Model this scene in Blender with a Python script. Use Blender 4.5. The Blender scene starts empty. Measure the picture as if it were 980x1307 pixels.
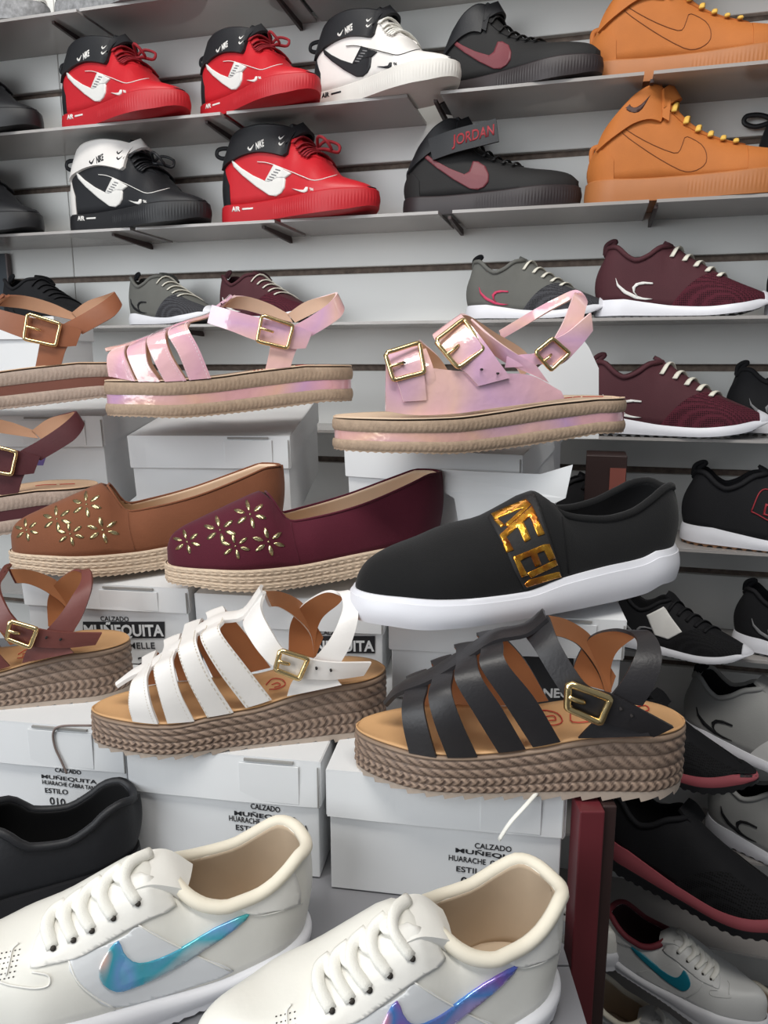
import bpy, bmesh, math, random
import numpy as np
from mathutils import Vector, Matrix
from mathutils.bvhtree import BVHTree
from mathutils.geometry import tessellate_polygon
random.seed(7)
S = bpy.context.scene
COL = S.collection
# ------------------------------------------------------------------ camera
F = 955.0; HOR = 466.0
pit = math.atan((653.5-HOR)/F)
FW = Vector((0, math.cos(pit), -math.sin(pit))); UP = Vector((0, math.sin(pit), math.cos(pit))); RT = Vector((1, 0, 0))
CZ = 1.5
CAM = Vector((0, 0, CZ))
cd = bpy.data.cameras.new('camera'); co = bpy.data.objects.new('camera', cd); COL.objects.link(co)
cd.sensor_fit = 'VERTICAL'; cd.sensor_height = 36; cd.sensor_width = 27; cd.lens = F/1307*36
cd.clip_start = 0.02
co.location = CAM; co.rotation_euler = (math.pi/2-pit, 0, 0)
S.camera = co
# ------------------------------------------------------------------ world, lights, exposure
S.view_settings.view_transform = 'Standard'; S.view_settings.look = 'None'; S.view_settings.gamma = 1
S.view_settings.exposure = 0.30
w = bpy.data.worlds.new('world'); S.world = w; w.use_nodes = True
w.node_tree.nodes['Background'].inputs[0].default_value = (0.86, 0.92, 1.0, 1)
w.node_tree.nodes['Background'].inputs[1].default_value = 0.15
def area(name, loc, tgt, sx, sy, power, col):
    l = bpy.data.lights.new(name, 'AREA'); l.shape = 'RECTANGLE'; l.size = sx; l.size_y = sy; l.energy = power; l.color = col
    o = bpy.data.objects.new(name, l); COL.objects.link(o); o.location = loc
    o.rotation_euler = (Vector(tgt)-Vector(loc)).to_track_quat('-Z', 'Y').to_euler(); return o
area('shop_doorway_daylight', (-1.9, -1.2, 2.3), (0, .8, 1.4), 2.2, 2.0, 46, (0.93, 0.97, 1.0))
area('ceiling_lamp', (-0.1, -0.1, 3.1), (0.2, 1.1, 1.7), 1.6, 0.5, 30, (1.0, 0.97, 0.92))

# ------------------------------------------------------------------ pixel geometry
def ray(px, py): return FW + RT*((px-490)/F) + UP*((653.5-py)/F)
def onz(px, py, z):
    r = ray(px, py); return CAM + r*(z/r.z)           # z relative to camera height
WT = 0.27; WY = 1.23                                    # wall: y = WY - WT*x
WN = Vector((WT, 1, 0)).normalized(); WD = Vector((1, -WT, 0)).normalized()
def proj(P):
    d = P-CAM; t = d.dot(FW); return 490+F*d.dot(RT)/t, 653.5-F*d.dot(UP)/t
def wallpt(px, z, off):                                 # point on plane parallel to the wall, at height z, seen in column px
    base = Vector((0, WY, 0)) - WN*off
    lo, hi = -3.0, 3.0
    for _ in range(50):
        m = (lo+hi)/2; P = base + WD*m; P.z = CZ+z
        if (P-CAM).dot(FW) < .05 or proj(P)[0] > px: hi = m
        else: lo = m
    return P

# ------------------------------------------------------------------ interpolation
def pchip(pts):
    pts = sorted(pts); q = [pts[0]]
    for p in pts[1:]:
        if p[0]-q[-1][0] > 1e-5: q.append(p)
    X = np.array([p[0] for p in q]); Y = np.array([p[1] for p in q])
    if len(X) == 1: return lambda x: float(Y[0])
    h = np.diff(X); d = np.diff(Y)/h; m = np.zeros(len(X))
    if len(X) > 2:
        for i in range(1, len(X)-1):
            if d[i-1]*d[i] > 0:
                w1 = 2*h[i]+h[i-1]; w2 = h[i]+2*h[i-1]; m[i] = (w1+w2)/(w1/d[i-1]+w2/d[i])
    m[0] = d[0]; m[-1] = d[-1]
    def f(x):
        if x <= X[0]: return float(Y[0])
        if x >= X[-1]: return float(Y[-1])
        i = int(np.searchsorted(X, x)-1); i = max(0, min(i, len(h)-1))
        t = (x-X[i])/h[i]; t2 = t*t; t3 = t2*t
        return float((2*t3-3*t2+1)*Y[i]+(t3-2*t2+t)*h[i]*m[i]+(-2*t3+3*t2)*Y[i+1]+(t3-t2)*h[i]*m[i+1])
    return f
def crom(P, n):                                          # Catmull-Rom through points, n per span
    P = [Vector(p) for p in P]
    if len(P) == 2: return [P[0].lerp(P[1], i/n) for i in range(n+1)]
    out = []
    for i in range(len(P)-1):
        a = P[i-1] if i else P[0]*2-P[1]; b = P[i]; c = P[i+1]; d = P[i+2] if i+2 < len(P) else P[-1]*2-P[-2]
        for k in range(n):
            t = k/n; out.append(0.5*((2*b)+(c-a)*t+(2*a-5*b+4*c-d)*t*t+(-a+3*b-3*c+d)*t*t*t))
    out.append(P[-1].copy()); return out

# ------------------------------------------------------------------ materials
def srgb(r, g, b):
    f = lambda c: (c/255/12.92) if c/255 <= .04045 else ((c/255+.055)/1.055)**2.4
    return (f(r), f(g), f(b), 1)
MATS = {}
def mat(name, c, rough=.6, metal=0, spec=.5, noise=None, bump=0, bscale=300, vary=.08, coat=0, film=0, trans=0, sheen=0, alpha=1, bdist=.0006, wave=None):
    if name in MATS: return MATS[name]
    m = bpy.data.materials.new(name); m.use_nodes = True; nt = m.node_tree; N = nt.nodes; K = nt.links
    b = N['Principled BSDF']; c = srgb(*c)
    b.inputs['Base Color'].default_value = c; b.inputs['Roughness'].default_value = rough; b.inputs['Metallic'].default_value = metal
    b.inputs['Specular IOR Level'].default_value = spec
    b.inputs['Coat Weight'].default_value = coat; b.inputs['Coat Roughness'].default_value = .08
    b.inputs['Transmission Weight'].default_value = trans; b.inputs['Sheen Weight'].default_value = sheen
    b.inputs['Alpha'].default_value = alpha
    if film:
        b.inputs['Thin Film Thickness'].default_value = film; b.inputs['Thin Film IOR'].default_value = 1.5
    tc = N.new('ShaderNodeTexCoord')
    if vary:
        nz = N.new('ShaderNodeTexNoise'); nz.inputs['Scale'].default_value = noise or 40; nz.inputs['Detail'].default_value = 4
        K.new(tc.outputs['Object'], nz.inputs['Vector'])
        mx = N.new('ShaderNodeMix'); mx.data_type = 'RGBA'
        lo = tuple(max(0, v*(1-vary*1.6)) for v in c[:3])+(1,); hi = tuple(min(1, v*(1+vary)) for v in c[:3])+(1,)
        mx.inputs[6].default_value = lo; mx.inputs[7].default_value = hi
        K.new(nz.outputs['Fac'], mx.inputs[0]); K.new(mx.outputs[2], b.inputs['Base Color'])
    if bump:
        n2 = N.new('ShaderNodeTexNoise'); n2.inputs['Scale'].default_value = bscale; n2.inputs['Detail'].default_value = 3
        K.new(tc.outputs['Object'], n2.inputs['Vector'])
        bp = N.new('ShaderNodeBump'); bp.inputs['Strength'].default_value = bump; bp.inputs['Distance'].default_value = bdist
        K.new(n2.outputs['Fac'], bp.inputs['Height']); K.new(bp.outputs[0], b.inputs['Normal'])
        if wave:
            wv = N.new('ShaderNodeTexWave'); wv.inputs['Scale'].default_value = wave; wv.bands_direction = 'X'
            K.new(tc.outputs['Object'], wv.inputs['Vector']); K.new(wv.outputs['Fac'], bp.inputs['Height'])
    MATS[name] = m; return m
def holo(name, stops, rough=.18, metal=.6, scale=14, coat=1):
    """hologram foil: hue bands vary over the foil, thin film on top"""
    if name in MATS: return MATS[name]
    m = bpy.data.materials.new(name); m.use_nodes = True; nt = m.node_tree; N = nt.nodes; K = nt.links
    b = N['Principled BSDF']; tc = N.new('ShaderNodeTexCoord')
    nz = N.new('ShaderNodeTexNoise'); nz.inputs['Scale'].default_value = scale; nz.inputs['Detail'].default_value = 1.5; nz.inputs['Distortion'].default_value = .4
    K.new(tc.outputs['Object'], nz.inputs['Vector'])
    cr = N.new('ShaderNodeValToRGB'); e = cr.color_ramp.elements
    while len(e) < len(stops): e.new(.5)
    for i, c in enumerate(stops): e[i].position = .3+.4*i/(len(stops)-1); e[i].color = srgb(*c)
    K.new(nz.outputs['Fac'], cr.inputs[0]); K.new(cr.outputs[0], b.inputs['Base Color'])
    b.inputs['Roughness'].default_value = rough; b.inputs['Metallic'].default_value = metal; b.inputs['Coat Weight'].default_value = coat
    b.inputs['Coat Roughness'].default_value = .03
    b.inputs['Thin Film Thickness'].default_value = 420; b.inputs['Thin Film IOR'].default_value = 1.6
    n2 = N.new('ShaderNodeTexNoise'); n2.inputs['Scale'].default_value = 90
    K.new(tc.outputs['Object'], n2.inputs['Vector'])
    bp = N.new('ShaderNodeBump'); bp.inputs['Strength'].default_value = .35; bp.inputs['Distance'].default_value = .002
    K.new(n2.outputs['Fac'], bp.inputs['Height']); K.new(bp.outputs[0], b.inputs['Normal'])
    MATS[name] = m; return m
def meshmat(name, c1, c2, scale=420, rough=.85):
    """knit mesh: small dark holes in a net"""
    if name in MATS: return MATS[name]
    m = bpy.data.materials.new(name); m.use_nodes = True; nt = m.node_tree; N = nt.nodes; K = nt.links
    b = N['Principled BSDF']; tc = N.new('ShaderNodeTexCoord')
    v = N.new('ShaderNodeTexVoronoi'); v.inputs['Scale'].default_value = scale; v.inputs['Randomness'].default_value = .15
    K.new(tc.outputs['Object'], v.inputs['Vector'])
    cr = N.new('ShaderNodeValToRGB'); cr.color_ramp.elements[0].position = .3; cr.color_ramp.elements[1].position = .5
    cr.color_ramp.elements[0].color = srgb(*c2); cr.color_ramp.elements[1].color = srgb(*c1)
    K.new(v.outputs['Distance'], cr.inputs[0]); K.new(cr.outputs[0], b.inputs['Base Color'])
    b.inputs['Roughness'].default_value = rough; b.inputs['Specular IOR Level'].default_value = .2
    bp = N.new('ShaderNodeBump'); bp.inputs['Strength'].default_value = .6; bp.inputs['Distance'].default_value = .0008
    K.new(v.outputs['Distance'], bp.inputs['Height']); K.new(bp.outputs[0], b.inputs['Normal'])
    MATS[name] = m; return m

# ------------------------------------------------------------------ object helpers
def mk(name, verts, faces, m, parent=None, smooth=True, uvs=None, mi=None, doubles=0):
    me = bpy.data.meshes.new(name); me.from_pydata([tuple(v) for v in verts], [], faces)
    ms = m if isinstance(m, (list, tuple)) else [m]
    for q in ms: me.materials.append(q)
    if mi is not None: me.polygons.foreach_set('material_index', mi)
    if doubles:
        bm = bmesh.new(); bm.from_mesh(me); bmesh.ops.remove_doubles(bm, verts=bm.verts, dist=doubles)
        bmesh.ops.dissolve_degenerate(bm, edges=bm.edges, dist=1e-6); bm.to_mesh(me); bm.free()
    if smooth: me.polygons.foreach_set('use_smooth', [True]*len(me.polygons))
    me.update()
    o = bpy.data.objects.new(name, me); COL.objects.link(o)
    if parent: o.parent = parent
    return o
def recalc(o):
    bm = bmesh.new(); bm.from_mesh(o.data); bmesh.ops.recalc_face_normals(bm, faces=bm.faces); bm.to_mesh(o.data); bm.free(); return o
def tagit(o, label, cat, group=None):
    o['label'] = label; o['category'] = cat
    if group: o['group'] = group
    return o
def root(name, M, label, cat, group=None):
    o = bpy.data.objects.new(name, None); COL.objects.link(o); o.empty_display_size = .03
    o.matrix_world = M; return tagit(o, label, cat, group)
def boxv(x0, x1, y0, y1, z0, z1):
    return [(x0, y0, z0), (x1, y0, z0), (x1, y1, z0), (x0, y1, z0), (x0, y0, z1), (x1, y0, z1), (x1, y1, z1), (x0, y1, z1)]
BF = [(0, 3, 2, 1), (4, 5, 6, 7), (0, 1, 5, 4), (1, 2, 6, 5), (2, 3, 7, 6), (3, 0, 4, 7)]
def boxo(name, x0, x1, y0, y1, z0, z1, m, parent=None, bev=0):
    o = mk(name, boxv(x0, x1, y0, y1, z0, z1), BF, m, parent, smooth=False)
    if bev:
        b = o.modifiers.new('bevel', 'BEVEL'); b.width = bev; b.segments = 2
    return o
def hexa(name, P, m, parent=None):                        # P: 8 points bottom ring then top ring
    return recalc(mk(name, P, BF, m, parent, smooth=False))
def tube(name, pts, r, m, parent=None, n=3, seg=7, closed=False, flat=1.0, fup=None, smooth_path=True):
    P = crom(pts, n) if smooth_path else [Vector(p) for p in pts]
    if closed: P = P[:-1] if (P[0]-P[-1]).length < 1e-6 else P
    V = []; Fc = []; k = len(P); up = Vector((0, 0, 1))
    prev = None
    for i, p in enumerate(P):
        a = P[(i-1) % k] if (closed or i) else P[0]; b = P[(i+1) % k] if (closed or i < k-1) else P[-1]
        t = (b-a).normalized() if (b-a).length > 1e-9 else Vector((1, 0, 0))
        ref = fup(p) if fup else (prev if prev is not None else (up if abs(t.z) < .9 else Vector((1, 0, 0))))
        s = t.cross(ref)
        if s.length < 1e-6: s = t.cross(Vector((0, 1, 0)))
        s.normalize(); u = s.cross(t).normalized(); prev = u
        for j in range(seg):
            an = 2*math.pi*j/seg; V.append(p + s*(math.cos(an)*r) + u*(math.sin(an)*r*flat))
    m_ = k if closed else k-1
    for i in range(m_):
        for j in range(seg):
            a = i*seg+j; b = i*seg+(j+1) % seg; c = ((i+1) % k)*seg+(j+1) % seg; d = ((i+1) % k)*seg+j
            Fc.append((a, b, c, d))
    if not closed:
        Fc.append(tuple(range(seg))[::-1]); Fc.append(tuple((k-1)*seg+j for j in range(seg)))
    return recalc(mk(name, V, Fc, m, parent))
def ribbon(name, rungs, th, m_out, m_in, parent, cen=(0.12, 0, 0.0), n=5, cols=3, crown=0.0, edge=None):
    A = crom([r[0] for r in rungs], n); B = crom([r[1] for r in rungs], n); k = len(A)
    cen = Vector(cen); ns = []; sgn = 0
    for i in range(k):
        t = ((A[min(i+1, k-1)]+B[min(i+1, k-1)])-(A[max(i-1, 0)]+B[max(i-1, 0)]))
        nn = (B[i]-A[i]).cross(t)
        if nn.length < 1e-12: nn = ns[-1] if ns else Vector((0, -1, 0))
        nn = nn.normalized(); ns.append(nn); sgn += nn.dot(((A[i]+B[i])/2-cen))
    if sgn < 0: ns = [-q for q in ns]
    V = []; Fc = []; mi = []; c = cols+1
    for i in range(k):
        for j in range(c):
            q = j/cols; V.append(A[i].lerp(B[i], q)+ns[i]*(th/2+crown*math.sin(math.pi*q)))
        for j in range(c):
            V.append(A[i].lerp(B[i], j/cols)-ns[i]*(th/2-crown*math.sin(math.pi*j/cols)))
    W = 2*c
    for i in range(k-1):
        for j in range(cols):
            a = i*W+j; Fc.append((a, a+1, a+1+W, a+W)); mi.append(0)
            a = i*W+c+j; Fc.append((a, a+W, a+1+W, a+1)); mi.append(1)
        a = i*W; Fc.append((a, a+W, a+W+c, a+c)); mi.append(2 if edge else 0)
        a = i*W+c-1; Fc.append((a, a+c, a+W+c, a+W)); mi.append(2 if edge else 0)
    for i in (0, k-1):
        for j in range(cols):
            a = i*W+j; Fc.append((a, a+c, a+c+1, a+1)); mi.append(0)
    ms = [m_out, m_in] + ([edge] if edge else [])
    o = mk(name, V, Fc, ms, parent, mi=mi)
    recalc(o)
    o.data.polygons.foreach_set('use_smooth', [True]*len(o.data.polygons))
    try: o.data.set_sharp_from_angle(angle=math.radians(50))
    except Exception: pass
    return o

# ------------------------------------------------------------------ shoe frame (pixels <-> local metres)
class Frame:
    def __init__(s, px, py, z, yaw, yoff, left_px, left_py, z_is_ground=True, P=None):
        s.yaw = math.radians(yaw); R = Matrix.Rotation(s.yaw, 3, 'Z'); s.R = R; s.Ri = R.transposed()
        if P is None: P = onz(px, py, z)
        s.O = P - R @ Vector((0, -yoff, 0)); s.O.z = CZ+z
        x = s.L(left_px, left_py, 0).x; s.O = s.O + R @ Vector((x, 0, 0))
    def L(s, px, py, y):
        o = s.Ri @ (CAM-s.O); d = s.Ri @ ray(px, py); t = (y-o.y)/d.y; return o+d*t
    def lray(s, px, py): return s.Ri @ (CAM-s.O), (s.Ri @ ray(px, py)).normalized()
    def M(s): return Matrix.Translation(s.O) @ s.R.to_4x4()
def crop(x0, y0, sc): return lambda *c: [(x0+a/sc, y0+b/sc) for a, b in c]

def place(px, z, off, yaw, scale=1.0, pitch=0, roll=0, lift=0):
    P = wallpt(px, z, off); P.z += lift
    return Matrix.Translation(P) @ Matrix.Rotation(math.radians(yaw), 4, 'Z') @ Matrix.Rotation(math.radians(pitch), 4, 'Y') @ Matrix.Rotation(math.radians(roll), 4, 'X') @ Matrix.Scale(scale, 4)
def placez(px, py, z, yaw, scale=1.0, pitch=0, roll=0):
    P = onz(px, py, z)
    return Matrix.Translation(P) @ Matrix.Rotation(math.radians(yaw), 4, 'Z') @ Matrix.Rotation(math.radians(pitch), 4, 'Y') @ Matrix.Rotation(math.radians(roll), 4, 'X') @ Matrix.Scale(scale, 4)

class Shape:
    """a shoe's numbers in local metres, x runs to the right, y away from the camera, z up; toe 'L' or 'R'"""
    def __init__(s, fr, length, toe, width=1.0, ends=(.05, .034)):
        s.fr = fr; s.len = length; s.toe = toe
        wp = [(0, .030), (.08, .034), (.28, .0445), (.55, .037), (.8, .0335), (1, .031)]   # from the toe
        if toe == 'R': wp = [(1-a, b) for a, b in wp]
        f = pchip([(a*length, b*width*length/.25) for a, b in wp])
        rt, rh = ends
        rl, rr = (rt, rh) if toe == 'L' else (rh, rt)
        def W(x):
            x = min(max(x, 0), length); e = 1
            if x < rl: e *= math.sqrt(max(0, 1-(1-x/rl)**2))
            if x > length-rr: e *= math.sqrt(max(0, 1-(1-(length-x)/rr)**2))
            return f(x)*e
        s.W = W
    def near(s, pts, k=1.0, tip=.03):                     # pixels on the near side -> (x, z); the rounded tips keep the height beside them
        out = []
        for p in pts:
            y = -.04
            for _ in range(4):
                q = s.fr.L(p[0], p[1], y); y = -s.W(q.x)*k
            out.append((q.x, q.z))
        o2 = [p for p in out if tip <= p[0] <= s.len-tip]
        if tip and len(o2) > 1: return sorted(o2)
        return out
    def mid(s, pts, y=0): return [(lambda q: (q.x, q.z))(s.fr.L(p[0], p[1], p[2] if len(p) > 2 else y)) for p in pts]
    def xs(s, n):
        return [s.len*(1-math.cos(math.pi*i/n))/2 for i in range(n+1)]
    def outline(s, step=.002, n=120):
        X = s.xs(n); P = [Vector((x, -s.W(x))) for x in X] + [Vector((x, s.W(x))) for x in X[-2:0:-1]]
        P.append(P[0].copy()); L = [0]
        for i in range(1, len(P)): L.append(L[-1]+(P[i]-P[i-1]).length)
        T = L[-1]; m = int(T/step); out = []; j = 0
        for i in range(m):
            d = T*i/m
            while L[j+1] < d: j += 1
            t = (d-L[j])/max(1e-9, L[j+1]-L[j]); out.append((P[j].lerp(P[j+1], t), d))
        res = []
        for i in range(m):
            t = out[(i+1) % m][0]-out[(i-1) % m][0]; nn = Vector((t.y, -t.x)).normalized(); res.append((out[i][0], nn, out[i][1]))
        return res

def band(name, sh, zb, zt, r0, r1, off, m, parent, rows=4, step=.003, disp=None, zmod=None, cap=True, smooth=True):
    """strip of sole side wall between height fractions r0..r1, closed by lids"""
    O = sh.outline(step); k = len(O); V = []; Fc = []
    for i in range(rows+1):
        q = i/rows; r = r0+(r1-r0)*q
        for (p, nn, d) in O:
            a, b = zb(p.x), zt(p.x)
            e = off(q) + (disp(d, q, p) if disp else 0); z = a+(b-a)*r
            if zmod and i == 0: z += zmod(d)
            V.append((p.x+nn.x*e, p.y+nn.y*e, z))
    for i in range(rows):
        for j in range(k):
            Fc.append((i*k+j, i*k+(j+1) % k, (i+1)*k+(j+1) % k, (i+1)*k+j))
    if cap:                                               # lids: pair near and far side points by walking from the left end
        for base, rv in ((0, False), (rows*k, True)):
            for j in range(k//2):
                a = j; b = (j+1) % k; c = (k-j-1) % k; d = (k-j) % k
                f = [base+a, base+b, base+c, base+d]
                f = [v for i_, v in enumerate(f) if v not in f[:i_]]
                if len(f) > 2: Fc.append(tuple(f if not rv else f[::-1]))
    o = mk(name, V, Fc, m, parent, smooth=smooth)
    recalc(o)
    try: o.data.set_sharp_from_angle(angle=math.radians(60))
    except Exception: pass
    return o

class Upper:
    def __init__(s, sh, zs, zt, wc, b1=1.04, h1=.55, c2=.62, lean=0, leanr=.07):
        s.sh = sh; s.zs = zs; s.zt = zt; s.wc = wc; s.b1 = b1; s.h1 = h1; s.c2 = c2; s.lean = lean; s.leanr = leanr
    def P(s, x, v, h=0):
        sh = s.sh; x = min(max(x, 0), sh.len)
        W = sh.W(x)*.985; z0 = s.zs(x); z1 = s.zt(x); H = max(z1-z0, .0005); wc = min(s.wc(x), W*.93) if s.wc(x) > 0 else 0
        k = min(1, wc/.008); t = 1-abs(v)
        y0, y1 = W, W*s.b1; y2 = W*s.c2*(1-k)+(wc+(W-wc)*.45)*k; y3 = wc
        a0, a1, a2, a3 = z0, z0+s.h1*H, z0+H*(1.0*(1-k)+.78*k), z1
        u = 1-t
        y = u*u*u*y0+3*u*u*t*y1+3*u*t*t*y2+t*t*t*y3; z = u*u*u*a0+3*u*u*t*a1+3*u*t*t*a2+t*t*t*a3
        xx = x
        if s.lean:
            hd = (sh.len-x) if sh.toe == 'L' else x
            if hd < s.leanr:
                q = ((z-z0)/max(H, .001)); kk = (1-hd/s.leanr)**1.0
                dx = (s.lean*q*q*1.0 - .005*math.sin(math.pi*q*.9))*kk
                xx = x+dx if sh.toe == 'R' else x-dx
        p = Vector((xx, y if v > 0 else -y, z))
        if h:
            e = .0015
            pa = s.P(min(x+e, sh.len), v); pb = s.P(max(x-e, 0), v); va = s.P(x, v+.02 if v < .98 else v); vb = s.P(x, v-.02 if v > -.98 else v)
            nn = (pa-pb).cross(va-vb)
            if nn.length < 1e-12: return p
            nn.normalize()
            if nn.dot(Vector((0, p.y, p.z-(z0+H*.3)))) < 0: nn = -nn
            p = p+nn*h
        return p
    def mesh(s, n=44, m=12):
        V = []; Fc = []; X = s.sh.xs(n); k = m+1
        for side in (-1, 1):
            for x in X:
                for j in range(k): V.append(s.P(x, side*(1-j/m) if j < m else side*1e-9))
        for sd in range(2):
            b = sd*(n+1)*k
            for i in range(n):
                for j in range(m):
                    a = b+i*k+j; f = (a, a+1, a+1+k, a+k); Fc.append(f if sd else f[::-1])
        return V, Fc
    def build(s, name, m_out, m_in, parent, th=.0025, n=44, m=12):
        V, Fc = s.mesh(n, m); s.bvh = BVHTree.FromPolygons(V, Fc)
        o = mk(name, V, Fc, [m_out, m_in], parent, doubles=1e-5); recalc(o)
        md = o.modifiers.new('thick', 'SOLIDIFY'); md.thickness = th; md.offset = -1; md.material_offset = 1; md.material_offset_rim = 0
        # make sure normals point outward
        c = 0
        for p in o.data.polygons: c += p.normal.dot(Vector((0, p.center.y, 0)))
        if c < 0: o.data.flip_normals()
        return o
    def patch(s, name, xa, xb, va, vb, h, m, parent, nx=14, nv=10, mirror=False):
        """raised panel following the upper; va, vb numbers or functions of t in 0..1"""
        fa = va if callable(va) else (lambda t: va); fb = vb if callable(vb) else (lambda t: vb)
        V = []; Fc = []
        for sg in ((1, -1) if mirror else (1,)):
            b0 = len(V)
            for lay in (h, -.0003):
                for i in range(nx+1):
                    t = i/nx
                    for j in range(nv+1):
                        q = j/nv
                        x0 = xa(q) if callable(xa) else xa; x1 = xb(q) if callable(xb) else xb
                        V.append(s.P(x0+(x1-x0)*t, sg*(fa(t)+(fb(t)-fa(t))*q), lay))
            k = nv+1; Ls = (nx+1)*k
            for i in range(nx):
                for j in range(nv):
                    a = b0+i*k+j; Fc.append((a, a+1, a+1+k, a+k))
            bd = [(i*k, (i+1)*k) for i in range(nx)]+[(i*k+nv, (i+1)*k+nv) for i in range(nx)]+[(j, j+1) for j in range(nv)]+[(nx*k+j, nx*k+j+1) for j in range(nv)]
            for a, b in bd: Fc.append((b0+a, b0+b, b0+b+Ls, b0+a+Ls))
        o = mk(name, V, Fc, m, parent); recalc(o)
        try: o.data.set_sharp_from_angle(angle=math.radians(50))
        except Exception: pass
        return o

def flat_mesh(polys, maxlen):
    """2-D polygons (pixel space) -> finely triangulated mesh data"""
    bm = bmesh.new()
    for poly in polys:
        vs = [bm.verts.new((p[0], p[1], 0)) for p in poly]
        tri = tessellate_polygon([[Vector((p[0], p[1], 0)) for p in poly]])
        for t in tri:
            try: bm.faces.new([vs[i] for i in t])
            except ValueError: pass
    for _ in range(6):
        L = [e for e in bm.edges if e.calc_length() > maxlen]
        if not L: break
        bmesh.ops.subdivide_edges(bm, edges=L, cuts=1, use_grid_fill=False)
        bmesh.ops.triangulate(bm, faces=[f for f in bm.faces if len(f.verts) > 3])
    bm.verts.index_update()
    V = [(v.co.x, v.co.y) for v in bm.verts]; Fc = [tuple(v.index for v in f.verts) for f in bm.faces]
    bd = [tuple(v.index for v in e.verts) for e in bm.edges if len(e.link_faces) == 1]
    bm.free(); return V, Fc, bd
def text_polys(txt, bold=0.0):
    c = bpy.data.curves.new('t', 'FONT'); c.body = txt; c.size = 1; c.offset = bold; c.resolution_u = 3
    o = bpy.data.objects.new('t', c); COL.objects.link(o)
    bpy.context.view_layer.update()
    me = o.to_mesh(); V = [(v.co.x, v.co.y) for v in me.vertices]; Fc = [tuple(p.vertices) for p in me.polygons]
    o.to_mesh_clear(); bpy.data.objects.remove(o); bpy.data.curves.remove(c); return V, Fc
def sticker(name, data, fr, bvh, h, m, parent):
    """lay 2-D pixel shapes on the surface they are seen on, as thin raised pieces"""
    V2, Fc, bd = data; V = []; ok = []
    for (x, y) in V2:
        o, d = fr.lray(x, y); hit, nn, idx, dist = bvh.ray_cast(o, d)
        if hit is None or hit.y > .012: V.append(Vector((0, 0, 0))); ok.append(False); V.append(Vector((0, 0, 0)))
        else:
            if nn.dot(d) > 0: nn = -nn
            V.append(hit+nn*h); V.append(hit-nn*.0003); ok.append(True)
    F2 = [tuple(2*i for i in f) for f in Fc if all(ok[i] for i in f)]
    for a, b in bd:
        if ok[a] and ok[b]: F2.append((2*a, 2*b, 2*b+1, 2*a+1))
    if not F2: return None
    o = mk(name, V, F2, m, parent)
    bm = bmesh.new(); bm.from_mesh(o.data); bmesh.ops.delete(bm, geom=[v for v in bm.verts if not v.link_faces], context='VERTS')
    bmesh.ops.recalc_face_normals(bm, faces=bm.faces); bm.to_mesh(o.data); bm.free(); return o
def sticker_text(name, txt, org, xd, yd, fr, bvh, m, parent, h=.0006, bold=0.0):
    V, Fc = text_polys(txt, bold)
    V = [(org[0]+xd[0]*x+yd[0]*y, org[1]+xd[1]*x+yd[1]*y) for x, y in V]
    E = {}
    for f in Fc:
        for i in range(len(f)):
            e = tuple(sorted((f[i], f[(i+1) % len(f)]))); E[e] = E.get(e, 0)+1
    return sticker(name, (V, Fc, [e for e, c in E.items() if c == 1]), fr, bvh, h, m, parent)
def onsurf(fr, bvh, pts, h=.001):
    out = []
    for p in pts:
        o, d = fr.lray(p[0], p[1]); hit, nn, i, ds = bvh.ray_cast(o, d)
        if hit is None or hit.y > .02: continue
        if nn.dot(d) > 0: nn = -nn
        out.append(hit+nn*(p[2] if len(p) > 2 else h))
    return out
def seamline(name, fr, bvh, pts, r, m, parent, h=.0003, n=4):
    dense = [(p.x, p.y) for p in crom([(a, b, 0) for a, b in pts], n)]
    P = onsurf(fr, bvh, dense, h)
    if len(P) > 2: return tube(name, P, r, m, parent, seg=5, smooth_path=False)
def smooth2(pts, n=4, closed=True):
    P = [(a, b, 0) for a, b in pts]
    if closed:
        q = crom([P[-1]]+P+[P[0], P[1]], n); q = q[n:-n-1]; return [(v.x, v.y) for v in q]
    return [(v.x, v.y) for v in crom(P, n)]
def insole(sh, z, m, parent, name='insole', k=.93, dz=0.0, n=36, x0=.0, x1=1.0):
    X = [x for x in sh.xs(n) if x0*sh.len <= x <= x1*sh.len]; V = []; Fc = []
    cols = [-1, -.85, -.5, 0, .5, .85, 1]
    for x in X:
        for c in cols: V.append((x, c*sh.W(x)*k, z(x)+dz-.0015*(1-abs(c)**3)))
    c = len(cols)
    for i in range(len(X)-1):
        for j in range(c-1): a = i*c+j; Fc.append((a, a+c, a+c+1, a+1))
    o = mk(name, V, Fc, m, parent)
    md = o.modifiers.new('t', 'SOLIDIFY'); md.thickness = .0012; md.offset = 0
    return o

# ------------------------------------------------------------------ material palette
white_lam = mat('white_slatwall_laminate', (226, 226, 223), .28, vary=.03, noise=3, bump=.05, bscale=60, bdist=.001)
groove_m = mat('slat_groove_chipboard', (120, 105, 95), .8, vary=.5, noise=120, bump=.5, bscale=200)
card = mat('white_shoebox_card', (222, 223, 224), .55, vary=.03, noise=9, bump=.12, bscale=25, bdist=.0015)
card_in = mat('grey_card_edge', (150, 148, 145), .8)
ink = mat('black_print_ink', (32, 32, 36), .6, vary=0)
gold = mat('gold_buckle_metal', (240, 212, 156), .2, metal=1, vary=.05)
tan_in = mat('tan_leather_insole', (205, 160, 112), .55, noise=25, vary=.12)
brown_in = mat('brown_leather_lining', (176, 118, 78), .6, noise=30, vary=.15)
cream_in = mat('cream_insole_leather', (228, 200, 172), .5, noise=30, vary=.06)
red_print = mat('red_stamp_ink', (190, 60, 50), .6, vary=0)
white_thread = mat('white_stitch_thread', (225, 222, 215), .8, vary=0)
rub_white = mat('white_rubber', (226, 226, 232), .42, vary=.03)
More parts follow.
